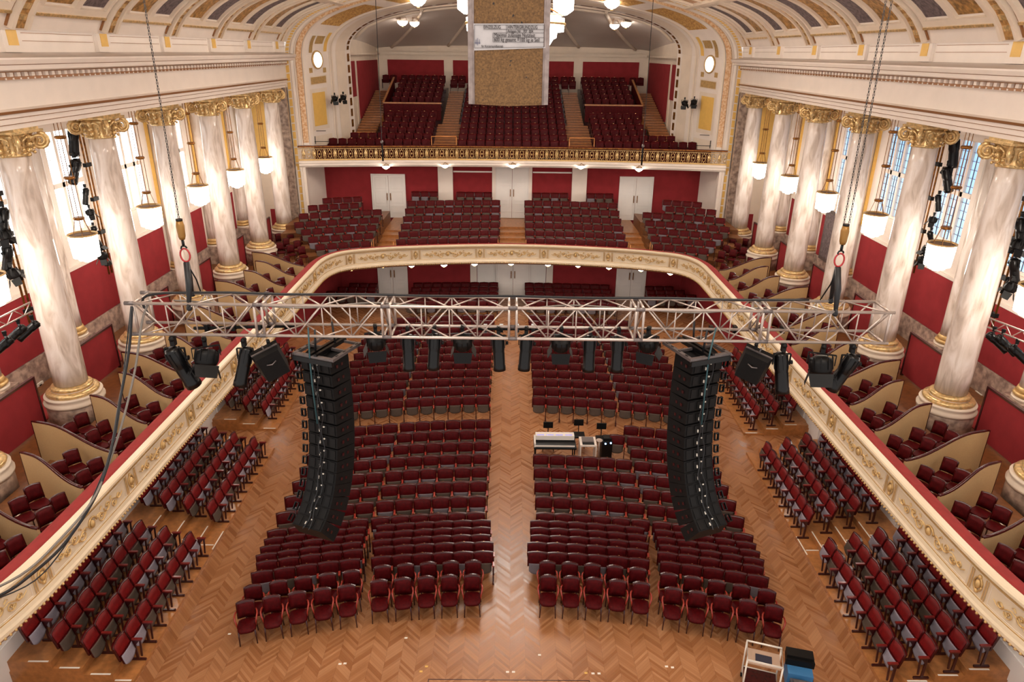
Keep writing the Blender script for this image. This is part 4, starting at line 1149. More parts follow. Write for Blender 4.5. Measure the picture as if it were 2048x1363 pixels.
for (x,y) in ((-5.2,12),(5.2,12),(-5.2,6.5),(5.2,6.5)):
    chandelier((x,y,15.55),'added unseen crystal chandelier high on the vault, %s of the hall axis, %s the truss'%('left' if x<0 else 'right','beyond' if y>10 else 'before'),.58)
# ================================================================== MAIN TRUSS
YF,YBk=10.35,10.87; ZT=at(1024,618,'y',YF).z; ZB=at(1024,679,'y',YF).z
xl=at(258,606,'y',YF).x; xr=at(1790,625,'y',YF).x; zl=at(258,606,'y',YF).z; zr=at(1790,625,'y',YF).z
HT=ZT-ZB
print('truss',xl,xr,zl,zr,HT)
TR=empty('lighting_truss',(0,0,0),0,'long aluminium box truss spanning the hall, carrying spotlights and two speaker arrays','truss')
def tp(x,yy,top): 
    t=(x-xl)/(xr-xl); z=zl+(zr-zl)*t
    return Vector((x,yy,z if top else z-HT))
segs=6; SL=(xr-xl)/segs
b=MB()
for yy in (YF,YBk):
    for top in (1,0):
        xa=xl if top else xl+.0; b.tube([tp(xa,yy,top),tp(xr,yy,top)],.026,8)
b.obj('main_chord',ALU,TR)
for s in range(segs):
    b=MB(); x0=xl+SL*s; 
    for xe in (x0+.06,x0+SL-.06):
        for a,c in (((YF,1),(YF,0)),((YBk,1),(YBk,0)),((YF,1),(YBk,1)),((YF,0),(YBk,0))): b.tube([tp(xe,*a),tp(xe,*c)],.022,6)
        b.tube([tp(xe,YF,1),tp(xe,YBk,0)],.013,5)
    nb=4; w=(SL-.24)/nb
    for q in range(nb):
        xa=x0+.12+w*q; xb=xa+w
        up=(q%2==0)
        for yy in (YF,YBk): b.tube([tp(xa,yy,up),tp(xb,yy,not up)],.0135,5)
        for top in (1,0): b.tube([tp(xa,YF if up else YBk,top),tp(xb,YBk if up else YF,top)],.0135,5)
        if q: 
            for yy in (YF,YBk): b.tube([tp(xa,yy,1),tp(xa,yy,0)],.011,5)
    b.obj('lattice_bracing',ALU,TR)
    b=MB()
    for yy in (YF,YBk):
        for top in (1,0):
            p=tp(x0,yy,top); b.tube([p-Vector((.07,0,0)),p+Vector((.07,0,0))],.034,8)
    b.obj('joint_sleeve',STEEL,TR)
# cables laid along the truss
def cable(name,pts,r,mat,label,group=None,n=5,sm=6):
    b=MB(); b.tube(catmull([tuple(p) for p in pts],sm),r,n); o=b.obj(name,mat); tag(o,label,'cable',group); return o
def tq(px,dy=.26,dz=.05): return at(px,605,'y',YF+dy).x
cable('power_cable',[tp(xl+.1,YF+.3,1)+Vector((0,0,-.3)),tp(xl+.15,YF+.28,1)+Vector((0,0,.03))]+[tp(xl+1.2*i,YBk-.14,1)+Vector((0,0,.05+.015*(i%2))) for i in range(1,10)],.021,RUB,'thick black cable bundle lying along the top of the truss')
cable('signal_cable',[tp(xl+.6+1.05*i,YBk-.30,1)+Vector((0,0,-.02-.05*(i%3))) for i in range(0,11)],.014,GRCAB,'thin grey cable sagging along the top of the truss')
def px(y_,L): return [at(a,c,'y',y_) for a,c in L]
cable('multicore_cable',[at(264,612,'y',10.3),at(258,700,'y',10.1),at(240,800,'y',9.7),at(222,900,'y',9.2),at(192,990,'y',8.7),at(130,1085,'y',8.1),at(60,1150,'y',7.5),at(0,1190,'y',7.0),at(-120,1240,'y',6.4)],.022,RUB,'black cable drooping from the left end of the truss past the parapet','drooping cables at the truss end')
cable('multicore_cable',[at(300,600,'y',10.4),at(285,640,'y',10.3),at(270,740,'y',10.0),at(246,840,'y',9.6),at(218,925,'y',9.1),at(185,1000,'y',8.6),at(118,1080,'y',8.0),at(40,1150,'y',7.4),at(-100,1215,'y',6.6)],.018,GRCAB,'grey cable drooping from the left end of the truss past the parapet','drooping cables at the truss end')
cable('thin_cable',[at(262,612,'y',10.3),at(250,720,'y',10.1),at(233,860,'y',9.4),at(200,960,'y',8.9),at(150,1060,'y',8.3),at(70,1160,'y',7.6),at(-60,1215,'y',6.9)],.010,RUB,'thin black cable hanging beside the thick ones at the left truss end')
for i,(xa,xb,y) in enumerate(((388,600,656),(955,1082,657),(1398,1588,659))):
    A=at(xa,y,'y',YBk+.06); B=at(xb,y+(0 if i else -5),'y',YBk+.06)
    r=empty('mounting_bar',(0,0,0),0,'black mounting bar along the lower back chord of the truss, %s'%('left end','middle','right end')[i],'bar','black bars on the truss')
    b=MB(); b.tube([A,B],.03,8); b.obj('bar_tube',BLACK,r)
    for q in range(4):
        P_=A+(B-A)*(q+.5)/4; b=MB(); b.box(P_.x-.03,P_.x+.03,P_.y-.05,P_.y+.05,P_.z-.05,P_.z+.07); b.obj('bar_clamp',BLACKG,r)
# hoists with slings
def hoist(x0,label,top_px,hook_px,sling_px,double,yy):
    hook=at(*hook_px,'y',yy); top=Vector((hook.x,hook.y,16.0))
    d=at(*top_px,'y',yy); 
    r=empty('chain_hoist',hook,0,label,'hoist','chain hoists carrying the truss')
    b=MB(); 
    for e in ((-.04,.04) if double else (0,)):
        n=130; dirv=(Vector((d.x,d.y,d.z))-hook).normalized(); L=5.2
        for i in range(n):
            p=Vector((e,0,.16))+dirv*(L*i/n); q=Vector((e,0,.16))+dirv*(L*(i+.9)/n)
            a=Vector((.010,0,0)) if i%2 else Vector((0,.010,0))
            b.tube([p+a,q+a],.006,4); b.tube([p-a,q-a],.006,4)
    b.obj('load_chain',mk('oiled_chain',srgb(60,54,52),.4,metal=.4),r)
    b=MB(); b.lathe([(.04,-.13),(.058,-.08),(.066,.08),(.05,.16)],8,0); b.obj('hook_block',mk('ochre_hook_block',srgb(150,108,50),.4,metal=.3),r)
    b=MB(); b.lathe([(.052,.16),(.052,.19)],8); b.tube([(0,0,-.13),(0,0,-.24)],.022,6); b.tube([(.045*cos(a*pi/4),0,-.27+.04*sin(a*pi/4)) for a in range(6)],.014,6); b.obj('swivel_hook',BLACKG,r)
    b=MB(); n=16; b.tube([(.075*cos(2*pi*i/n),0,-.38+.105*sin(2*pi*i/n)) for i in range(n)],.014,6,closed=True); b.obj('red_ring',mk('red_ring_paint',srgb(170,40,44),.35),r)
    b=MB()
    pts=[hook+Vector((0,0,-.50))]
    def loc(p): return p-hook
    A=at(*sling_px[0],'y',YF); B=at(*sling_px[1],'y',YBk)
    T=Vector((0,0,-.50))
    b.tube([T,loc(A)*.5+T*.5+Vector((.02,0,0)),loc(A)],[.045,.05,.03],6); b.tube([T,loc(B)*.5+T*.5,loc(B)],[.045,.05,.03],6)
    for P_ in (A,B): b.tube([loc(P_)+Vector((0,.035*cos(a*pi/4),.035*sin(a*pi/4))) for a in range(9)],.022,5); b.blob(loc(P_)+Vector((0,0,-.03)),(.05,.05,.05))
    b.obj('round_sling',RUB,r)
    b=MB(); b.tube([T,loc(at(*sling_px[2],'y',YBk))*.5+T*.5+Vector((.03,0,0)),loc(at(*sling_px[2],'y',YBk))],.012,5); b.obj('safety_wire',BLACKG,r)
hoist(0,'chain hoist with one chain and a red ring holding the left end of the truss',(288,0),(362,462),((378,612),(384,584),(404,590)),False,10.6)
hoist(0,'double chain hoist with a red ring holding the right end of the truss',(1778,0),(1688,472),((1671,623),(1662,598),(1640,600)),True,10.6)
# ================================================================== SPOTLIGHTS
def profile_spot(L=.50):
    """clamp at the origin, body hangs below; the nose points along -Y before it is turned"""
    r=empty('profile_spotlight')
    b=MB(); b.box(-.03,.03,-.04,.04,-.10,.03); b.tube([(0,-.05,0),(0,.05,0)],.036,6); b.obj('clamp',BLACK,r)
    b=MB(); b.bar((-.13,0,-.14),(.13,0,-.14),.04,.012); b.bar((-.13,0,-.14),(-.13,0,-.32),.04,.012,0,(1,0,0)); b.bar((.13,0,-.14),(.13,0,-.32),.04,.012,0,(1,0,0)); b.lathe([(.03,-.02),(.035,.02)],8,0,Matrix.Translation((.15,0,-.28))@Matrix.Rotation(pi/2,4,'Y')); b.obj('yoke',BLACK,r)
    bd=empty('body',(0,0,-.28)); bd.parent=r
    b=MB(); b.lathe([(.0,.16),(.07,.155),(.095,.12),(.105,.02),(.105,-.12),(.10,-.14),(.10,-.16),(.103,-.18),(.103,-L+.1),(.11,-L+.08),(.11,-L),(.09,-L),(.08,-L+.05)],14); 
    for k in range(8): a=k*pi/4; b.box(-.008,.008,.095,.112,-.10,.12,0,Matrix.Rotation(a,4,'Z'))
    o=b.obj('barrel',BLACKG,None); o.parent=bd
    b=MB(); b.lathe([(.0,-L+.055),(.08,-L+.055)],14); o=b.obj('lens',mk('dark_lens',srgb(14,14,18),.08),None); o.parent=bd
    return r,bd
def fresnel_spot():
    r=empty('fresnel_spotlight')
    b=MB(); b.box(-.03,.03,-.04,.04,-.10,.03); b.tube([(0,-.05,0),(0,.05,0)],.036,6); b.obj('clamp',BLACK,r)
    b=MB(); b.bar((-.19,0,-.12),(.19,0,-.12),.04,.012); b.bar((-.19,0,-.12),(-.19,0,-.28),.04,.012,0,(1,0,0)); b.bar((.19,0,-.12),(.19,0,-.28),.04,.012,0,(1,0,0)); b.obj('yoke',BLACK,r)
    bd=empty('body',(0,0,-.26)); bd.parent=r
    b=MB(); b.lathe([(.0,.10),(.09,.10),(.12,.075),(.155,.06),(.165,0),(.165,-.10),(.15,-.13),(.14,-.14)],16)
    for k in range(10): a=k*pi/5; b.box(-.006,.006,.16,.175,-.08,.10,0,Matrix.Rotation(a,4,'Z'))
    o=b.obj('housing',BLACK,None); o.parent=bd
    b=MB(); b.lathe([(0,-.15),(.08,-.145),(.14,-.13)],16); o=b.obj('lens',mk('grey_fresnel_lens',srgb(120,116,110),.15),None); o.parent=bd
    for k,(w,h,an) in enumerate(((.34,.20,.5),(.34,.20,.5),(.22,.20,.35),(.22,.20,.35))):
        b=MB(); M=Matrix.Rotation(k*pi/2 if k<2 else 0,4,'Z')
        M=Matrix.Rotation((0,pi,pi/2,-pi/2)[k],4,'Z')@Matrix.Translation((0,.15,-.14))@Matrix.Rotation(an,4,'X')
        b.prism([M@Vector(q) for q in ((-w/2,0,0),(w/2,0,0),(w/2*.85,0,-h),(-w/2*.85,0,-h))],M.to_3x3()@Vector((0,.006,0))); o=b.obj('barn_door',BLACK,None); o.parent=bd
    return r,bd
def box_speaker():
    r=empty('wedge_speaker')
    b=MB(); b.box(-.03,.03,-.04,.04,-.10,.03); b.tube([(0,-.05,0),(0,.05,0)],.036,6); b.bar((0,0,-.05),(0,0,-.2),.03); b.obj('clamp',BLACK,r)
    bd=empty('body',(0,0,-.45)); bd.parent=r
    b=MB(); b.prism([(-.24,-.22,-.30),(.24,-.22,-.30),(.30,.18,-.30),(-.30,.18,-.30)],(0,0,.60)); o=b.obj('cabinet',GRILL,None); o.parent=bd
    b=MB(); b.box(-.27,.27,.18,.20,-.27,.27); o=b.obj('front_grille',BLACK,None); o.parent=bd
    b=MB(); b.box(-.28,.28,-.02,.02,.30,.32); b.bar((0,0,.30),(0,0,.42),.03); b.tube([(-.1,-.23,.10),(0,-.27,.08),(.1,-.23,.10)],.014,5); o=b.obj('mounting_yoke',STEEL,None); o.parent=bd
    return r,bd
used={}
def spot(kind,px_,py_,tilt,pan,label,yy=YF,zz=None,roll=0,sc=1,loc=None,grp=None):
    first=kind not in used
    if first:
        used[kind]={'p':profile_spot,'f':fresnel_spot,'b':box_speaker}[kind]()
        r,bd=used[kind]
    else:
        r=copy_tree(used[kind][0]); bd=[c for c in r.children if c.name.startswith('body')][0]
    r.location=loc if loc is not None else at(px_,py_,'y',yy)
    r.scale=(sc,sc,sc); r.rotation_euler=(0,0,pan)
    bd.rotation_euler=(tilt,roll,0)
    tag(r,label,{'p':'spotlight','f':'spotlight','b':'speaker'}[kind],grp or ('spotlights hanging from the truss' if kind!='b' else None))
    return r
R_=radians
spot('p',345,676,R_(14),0,'long black profile spotlight, outermost on the left end of the truss',roll=R_(-14),sc=1.2)
spot('f',408,678,R_(-20),R_(25),'black fresnel with open barn doors beside the outermost left spotlight',roll=R_(15),sc=1.1,yy=YF+.1)
spot('p',487,680,R_(-14),R_(0),'black profile spotlight pointing down beside the left parapet',roll=R_(14),sc=1.0)
spot('b',536,682,R_(8),R_(28),'black wedge speaker hanging left of the left speaker array',roll=R_(-20),sc=.78)
ctr=(('f',750,686,0,5),('p',815,690,0,0),('p',868,688,0,-3),('f',925,688,0,0),('p',997,690,0,2),('p',1053,690,0,-3),('f',1123,690,0,0),('p',1181,692,0,0),('p',1238,692,0,0),('f',1298,690,0,-10))
nmk={'f':'black fresnel with barn doors','p':'long black profile spotlight'}
for i,(k,x,y,t,rl) in enumerate(ctr):
    spot(k,x,y-34,R_(-6 if k=='p' else 24),R_(rl*3),'%s, %s from the left between the two speaker arrays'%(nmk[k],ORD[i+1]),yy=YBk-.1,roll=R_(-rl if k=='p' else 0),sc=.95)
spot('b',1513,688,R_(8),R_(-28),'black wedge speaker hanging right of the right speaker array',roll=R_(16),sc=.78)
spot('p',1568,690,R_(-8),0,'black profile spotlight pointing down beside the right parapet',roll=R_(-8),sc=1.05)
spot('f',1648,692,R_(-10),R_(-20),'black fresnel with folded barn doors near the right truss end',roll=R_(-8),sc=1.1)
spot('p',1706,692,R_(14),0,'long black profile spotlight, outermost on the right end of the truss',roll=R_(16),sc=1.1)
# ================================================================== LINE ARRAYS
def cabinet(sd):
    """origin at the rear top edge centre; y+ is towards the audience"""
    c=empty('cabinet')
    b=MB(); w1,w2=.29,.36; h=.198
    vs=[(x,y,z) for (x,y,a_) in ((-w1,0,0),(w1,0,0),(w2,.40,-.018),(-w2,.40,-.018)) for z in (-a_,-h+a_)]
    b.add(vs,[(0,2,4,6),(1,7,5,3),(0,1,3,2),(2,3,5,4),(4,5,7,6),(6,7,1,0)],0)
    for q in (.12,.24): b.box(*sorted((-sd*.318,-sd*(.325+.06*q))),q-.02,q+.02,-h+.07,-h+.12,1)
    b.obj('enclosure',[GRILL,MAHOD],c)
    b=MB()
    b.box(-.10,.10,-.012,0,-h+.03,-.03); 
    for e in (-1,1): b.box(e*.20-.05,e*.20+.05,-.01,0,-h+.02,-.02)
    b.obj('rear_panel',BLACK,c)
    b=MB(); b.box(.03,.055,-.03,-.012,-.06,-.04); b.box(-.05,-.035,-.03,-.012,-.15,-.10); b.obj('connector',STRIP,c)
    for e in (sd,):
        b=MB()
        b.box(e*.34-.01,e*.34+.01,.0,.03,-h+.03,-.03); b.box(e*.40-.008,e*.40+.008,-.02,.02,-h+.03,-.03); b.box(*sorted((e*.34,e*.40)),-.015,.015,-.045,-.03); b.box(*sorted((e*.34,e*.40)),-.015,.015,-h+.03,-h+.045)
        b.obj('side_handle',BLACKG,c)
    return c
def line_array(xpx,label,sd):
    top=at(xpx,712,'y',10.30)
    r=empty('line_array',top,0,label,'speaker array','speaker arrays hanging from the truss')
    r.rotation_euler=(0,0,sd*R_(22))
    fr=MB()
    for e in (-1,1): fr.bar((e*.36,-.05,0),(e*.36,.75,0),.06,.05); fr.bar((e*.05,-.05,.02),(e*.05,.78,.02),.05,.07,1)
    for y in (-.02,.36,.72): fr.bar((-.36,y,0),(.36,y,0),.07 if y<0 else .04,.04)
    for e in (-1,1): 
        for y in (.1,.3,.5,.65): fr.box(e*.36-.012,e*.36+.012,y-.03,y+.03,.025,.03,1)
    fr.box(-.38,.38,-.08,-.03,-.1,-.02,1)
    fr.obj('flying_frame',[STEEL,BLACKG],r)
    w=MB(); 
    for p in ((-.05,.1),(.05,.5)): w.tube([(p[0],p[1],.04),(p[0]*.4,p[1],top.z*0+.42)],.018,5)
    w.obj('lifting_strap',RUB,r)
    ang=R_(4); y=0.0; z=-.08; cc=cabinet(sd); firstc=True
    angs=[3,2,1,0,-2,-4,-7,-10,-14,-19,-25,-33,-43,-55]
    for i,a in enumerate(angs):
        c=cc if firstc else copy_tree(cc); firstc=False
        c.parent=r; c.location=(0,y,z); a=R_(-a if False else a)
        c.rotation_euler=(a,0,0)
        dx=Vector((0,0,-pit(i,angs))); dx.rotate(Matrix.Rotation(a,3,'X')); y+=dx.y; z+=dx.z
    b=MB(); pts=[]
    yy,zz=-.03,-.06
    for i in range(40):
        t=i/39; idx=t*13.9; 
        a=R_(angs[min(13,int(idx))]); 
        yv,zv=ys_z(idx,angs); pts.append((.02*sin(i*.9)+(-.03),yv-.05-.012*cos(i*1.3),zv))
    b.tube(pts,.011,4)
    pts=[(.05+.03*sin(i*.7),ys_z(i*13.9/39,angs)[0]-.06,ys_z(i*13.9/39,angs)[1]) for i in range(40)]
    b.tube(pts,.008,4); b.obj('link_cable',RUB,r)
    b=MB(); b.tube([(-.04*sd*-1,-.03,.5),(-.05,-.06,.0),(-.05,-.07,-.5),(-.03,-.07,-1.2)],.014,5); b.obj('feed_cable',mk('teal_cable',srgb(40,78,84),.5),r)
def pit(i,angs):
    d=abs(angs[min(i+1,len(angs)-1)]-angs[i]); return max(.201,.240-.40*radians(d))
def ys_z(idx,angs):
    y=0.;z=-.08
    for i in range(int(idx)): a=R_(angs[i]); y+=pit(i,angs)*sin(a); z-=pit(i,angs)*cos(a)
    f=idx-int(idx); a=R_(angs[min(13,int(idx))]); return y+.2*sin(a)*f, z-.2*cos(a)*f
line_array(629,'black line array of fourteen cabinets hanging from the left part of the truss',-1)
line_array(1418,'black line array of fourteen cabinets hanging from the right part of the truss',1)
# ================================================================== SIDE LIGHTING POLES AND SMALL TRUSSES
def pole(sd,nm,which,pts,fx):
    a,c=pts
    A=at(*a,'x',sd*13.8); B=at(*c,'x',sd*13.8); yc=(A.y+B.y)/2
    r=empty('lighting_pole',(sd*13.8,yc,B.z),0,'brown lighting pole carrying spotlights, %s side, %s'%(nm,which),'pole','lighting poles between the columns')
    H=11.15-B.z
    for q in (-.09,.09):
        b=MB(); b.tube([(0,q,-.1),(0,q,H)],.03,6); b.obj('pole_tube',GOLDD,r)
    b=MB()
    for z in (.2,1.3,2.4,3.5): b.box(-.06,.06,-.15,.15,z,z+.12)
    b.obj('bracket',BLACK,r)
    for i,(x,y,k,t,pn,sc) in enumerate(fx):
        P_=at(x,y,'x',sd*13.4)
        spot(k,0,0,R_(t),R_(pn),'black %s, %s from the top of the %s lighting pole %s'%({'p':'spotlight','f':'lantern'}[k],ORD[i+1],nm,which),loc=P_+Vector((0,0,.3*sc)),sc=sc,grp='spotlights on the side lighting poles')
pole(-1,'left','behind the first full column',((165,245),(213,545)),((147,268,'p',-10,-90,1.35),(152,332,'p',-28,-110,1.25),(172,385,'p',-15,-95,.8),(180,425,'f',10,-60,.75),(188,460,'p',-30,-100,.75),(196,490,'f',20,-90,.75),(205,512,'f',0,-60,.9)))
pole(1,'right','behind the second full column',((1882,290),(1828,540)),((1908,292,'p',-10,90,1.35),(1893,348,'p',-26,110,1.25),(1876,398,'p',-15,95,.8),(1866,440,'f',10,60,.75),(1860,470,'p',-25,100,.75),(1852,500,'f',20,90,.75),(1845,520,'f',0,60,.9)))
pole(-1,'left','at the stage end',((2,390),(56,640)),((8,430,'p',-15,-90,1.1),(10,470,'f',10,-80,1),(16,505,'p',-20,-100,1.1),(25,548,'f',20,-60,1)))
pole(1,'right','at the stage end',((2046,390),(1990,650)),((2040,450,'p',-15,90,1.1),(2036,490,'f',10,80,1),(2028,530,'p',-20,100,1.1),(2022,575,'f',20,60,1)))
for sd,nm,E1,E2,sp in ((-1,'left',(60,604),(-90,680),((8,664),(35,640),(62,632))),(1,'right',(1980,636),(2120,690),((2036,680),(2008,660),(1990,655)))):
    A=at(*E1,'x',sd*12.2); B=at(*E2,'x',sd*12.2)
    r=empty('side_truss',(0,0,0),0,'small aluminium truss with spotlights beyond the nearest column, %s side'%nm,'truss')
    b=MB(); dn=Vector((0,0,-.24)); b.tube([A,B],.022,6); b.tube([A+dn,B+dn],.022,6); b.obj('main_chord',ALU,r)
    b=MB()
    for i in range(8): b.tube([A+(B-A)*(i/8)+(dn if i%2 else Vector()),A+(B-A)*((i+1)/8)+(Vector() if i%2 else dn)],.012,5)
    b.obj('lattice_bracing',ALU,r)
    for i,(x,y) in enumerate(sp):
        spot('p',0,0,R_(-55),R_(sd*50),'black spotlight on the small %s side truss, %s from the wall end'%(nm,ORD[i+1]),loc=at(x,y,'x',sd*12.2),sc=.95,grp='spotlights on the small side trusses')
# pairs of lanterns on the arch
for sd,nm,P in ((-1,'left',((671,186),(688,184))),(1,'right',((1368,195),(1387,193)))):
    for i,(x,y) in enumerate(P):
        spot('f',0,0,R_(20),R_(-sd*30+i*20),'small black lantern on the %s arch pier, %s of the pair'%(nm,'outer' if (i==0)==(sd<0) else 'inner'),loc=at(x,y,'y',41.0)+Vector((0,-.25,0)),sc=.95,grp='lantern pairs on the arch')
# hanging microphones on thin wires
for i,(p0,p1,yy,lab) in enumerate((((752,0),(766,322),24,'left'),((1306,0),(1283,330),24,'right'))):
    A=at(*p0,'y',yy); B=at(*p1,'y',yy)
    r=empty('hanging_microphone',B,0,'slim black microphone on a thin wire before the %s part of the gallery'%lab,'microphone','microphones hanging in the hall')
    b=MB(); b.tube([(0,0,.6),(A.x-B.x,0,A.z-B.z+.8)],.010,4); b.obj('wire',RUB,r)
    b=MB(); b.tube([(0,0,0),(0,0,.6)],.03,6); b.obj('microphone_body',BLACK,r)
    b=MB(); b.blob((0,0,.62),(.05,.05,.06)); b.obj('wire_clamp',STEEL,r)
# ================================================================== HANGING BOARD CLOSE TO THE CAMERA
YBm=1.9
def bp(x,y): return at(x,y,'y',YBm)
A=bp(937,208); B=bp(1096,208); w=(B.x-A.x); cx=(A.x+B.x)/2; zb=A.z
r=empty('hanging_board',(cx,YBm,zb),0,'worn gold-brown hanging beam end with grey edges and a creased paper label','beam')
b=MB(); hw=w/2; th=.05
b.box(-hw+.012,hw-.012,-.002,th,0.004,.75,0)
pr=[(-hw+.012,0,0),(-hw*.5,0,-.002),(0,0,-.004),(hw*.5,0,-.002),(hw-.012,0,0),(hw-.012,0,.02),(-hw+.012,0,.02)]
b.prism(pr,(0,th,0),0); b.obj('beam_face',BEAM,r)
for e in (-1,1):
    b=MB(); b.prism([(e*(hw-.014),-.004,.0),(e*hw,.004,.0),(e*hw,th,.0),(e*(hw-.014),th,.0)],(0,0,.75)); b.tube([(e*(hw-.014),-.003,.0),(e*(hw-.014),-.003,.75)],.003,5); b.obj('steel_edge',mk('scuffed_grey_edge',srgb(176,156,148),.4,metal=.4,var=.3,vscale=60),r)
def lb(x,y): 
    p=at(x,y,'y',YBm-.004); return (p.x-cx,p.z-zb)
lab=MB(); c=[lb(947,47),lb(1091,47),lb(1091,96),lb(948,101)]
nx,nz=16,6; vs=[]
for j in range(nz+1):
    for i in range(nx+1):
        u,v=i/nx,j/nz
        x=(c[0][0]*(1-u)+c[1][0]*u)*(1-v)+(c[3][0]*(1-u)+c[2][0]*u)*v; z=(c[0][1]*(1-u)+c[1][1]*u)*(1-v)+(c[3][1]*(1-u)+c[2][1]*u)*v
        vs.append((x,-.0045-.0012*random.random(),z))
lab.add(vs,[(j*(nx+1)+i,j*(nx+1)+i+1,(j+1)*(nx+1)+i+1,(j+1)*(nx+1)+i) for j in range(nz) for i in range(nx)],0)
LB=lab.obj('paper_label',PAPER,r)
b=MB(); pxm=YBm/ FPX
def seg(x0,y0,x1,y1,t=.55):
    a=lb(x0,y0); c_=lb(x1,y1); b.bar((a[0],-.0064,a[1]),(c_[0],-.0064,c_[1]),.0005,t*pxm*1.6,0,(0,1,0))
for y in (50,): seg(949,y,1088,y)
for (x0,y0,x1,y1) in ((949,50,949,95),(949,96,1088,94),(967,59,1013,59),(1013,50,1013,66),(1013,59,1088,59.5),(986,66,1088,66),(986,66,986,84),(986,75,1088,75.5),(986,84,1088,84.5),(1088,50,1088,94)): seg(x0,y0,x1,y1)
b.obj('ruled_lines',INK,LB)
def text(s,x,y,h,mat,name='printed_text'):
    cu=bpy.data.curves.new(name,'FONT'); cu.body=s; cu.size=h*pxm*1.35; cu.extrude=.0002
    cu.materials.append(mat); o=bpy.data.objects.new(name,cu); COL.objects.link(o); o.parent=LB
    bpy.context.view_layer.update(); me=bpy.data.meshes.new_from_object(o.evaluated_get(bpy.context.evaluated_depsgraph_get())); bpy.data.objects.remove(o); o=put(name,me,LB); o.scale=(.74,1,1)
    if not me.materials: me.materials.append(mat)
    p=lb(x,y); o.location=(p[0],-.0068,p[1]); o.rotation_euler=(pi/2,0,0); return o
text('Maximal zul\u00e4ssige Nutzlast',988,73.4,7,INK); text('600 kg gesamt =100 kg je Seil',988,82.6,7,INK)
text('HINTERGRUNDZUG',1015,57.4,6,INK); text('Anlagen Nr.  707  004',1015,65,5.2,INK); text('EINZELZUG',967,57.2,6,INK); text('f\u00fcr Konzertspielbetrieb',963,94.4,4.2,INK)
b=MB()
for x0,ya,yb in ((952,79,88),(955,76,91),(959,79,88)):
    a=lb(x0,ya); c_=lb(x0,yb); b.bar((a[0],-.0064,a[1]),(c_[0],-.0064,c_[1]),.0005,.0016,0,(0,1,0))
a=lb(950,86); c_=lb(961,86); b.bar((a[0],-.0064,a[1]),(c_[0],-.0064,c_[1]),.0005,.003,0,(0,1,0)); b.obj('blue_emblem',INKB,LB)
# ================================================================== MIXING DESK AREA
r=empty('mixing_console',(1.5,20.75,0),0,'wide mixing console with a pale meter bridge behind the stalls row right of the aisle','mixing desk')
b=MB(); b.box(-.72,.72,-.30,.40,.62,.68); 
for x in (-.66,.66):
    for y in (-.25,.35): b.box(x-.02,x+.02,y-.02,y+.02,0,.62)
b.obj('console_table',BLACK,r)
b=MB(); b.prism([(-.70,-.32,.68),(-.70,.30,.68),(-.70,.30,.80),(-.70,-.28,.74)],(1.40,0,0)); b.obj('console_body',BLACKG,r)
b=MB(); b.box(-.66,.66,.02,.28,.80,.96); b.box(-.66,.66,-.30,-.27,.72,.76); b.box(-.71,-.66,-.3,.3,.7,.84); b.obj('meter_bridge',mk('pale_grey_console',srgb(226,218,210),.4),r)
b=MB(); 
for k in range(4): 
    for q in range(6): b.box(-.6+.32*k+.04*q,-.6+.32*k+.04*q+.025,.06,.12,.96,.965)
b.obj('meter_display',mk('blue_lit_display',srgb(120,130,220),.4,emit=srgb(110,120,230),es=.5),r)
for k in range(3):
    x,y=(1.32,21.75) if k==0 else (2.42,21.95) if k==1 else (3.2,21.7)
    c=empty('operator_stool',(x,y,0),0,'black operator chair behind the mixing desk, %s from the aisle'%ORD[k+1],'chair','black chairs at the mixing desk')
    b=MB(); b.box(-.17,.17,-.02,.03,.72,.95); b.obj('backrest',BLACK,c)
    b=MB(); b.box(-.2,.2,-.44,-.04,.44,.49); b.obj('seat',BLACK,c)
    for e in (-1,1):
        for f in (-.40,-.06): b=MB(); b.tube([(e*.17,f,.44),(e*.19,f,0)],.014,5); b.obj('leg',BLACK,c)
    b=MB(); b.bar((0,-.02,.46),(0,.0,.74),.03); b.obj('back_strut',BLACK,c)
r=empty('laptop_cart',(2.62,20.72,0),0,'pale cart with a closed dark laptop beside the mixing console','cart')
b=MB(); b.box(-.28,.28,-.28,.30,.74,.80); b.box(-.28,-.24,-.28,.30,0,.74); b.box(.24,.28,-.28,.30,0,.74); b.obj('cart_frame',mk('pale_cart_frame',srgb(226,214,204),.5),r)
b=MB(); b.box(-.20,.20,-.10,.22,.802,.84); b.obj('laptop',STEEL,r)
b=MB(); b.box(-.2,.2,-.24,-.12,.802,.815); b.obj('keyboard',BLACK,r)
r=empty('effects_rack',(3.3,20.95,0),0,'small black rack with two glowing blue lights at the outer end of the mixing desk','rack')
b=MB(); b.box(-.18,.18,-.15,.25,.0,.72); b.box(-.12,.16,-.05,.22,.72,.80); b.obj('rack_case',BLACK,r)
b=MB(); b.blob((-.06,-.16,.66),.03); b.blob((.12,-.16,.69),.03); b.obj('indicator_light',mk('blue_led',(.4,.6,1,1),.4,emit=(.3,.55,1,1),es=6),r)
r=empty('round_reel',(3.03,20.85,.0),0,'small silvery round reel standing between laptop cart and black rack','reel')
b=MB(); b.lathe([(.1,.74),(.12,.76),(.1,.78)],14); b.lathe([(.03,0),(.03,.76)],6); b.obj('reel_ring',ALU,r)
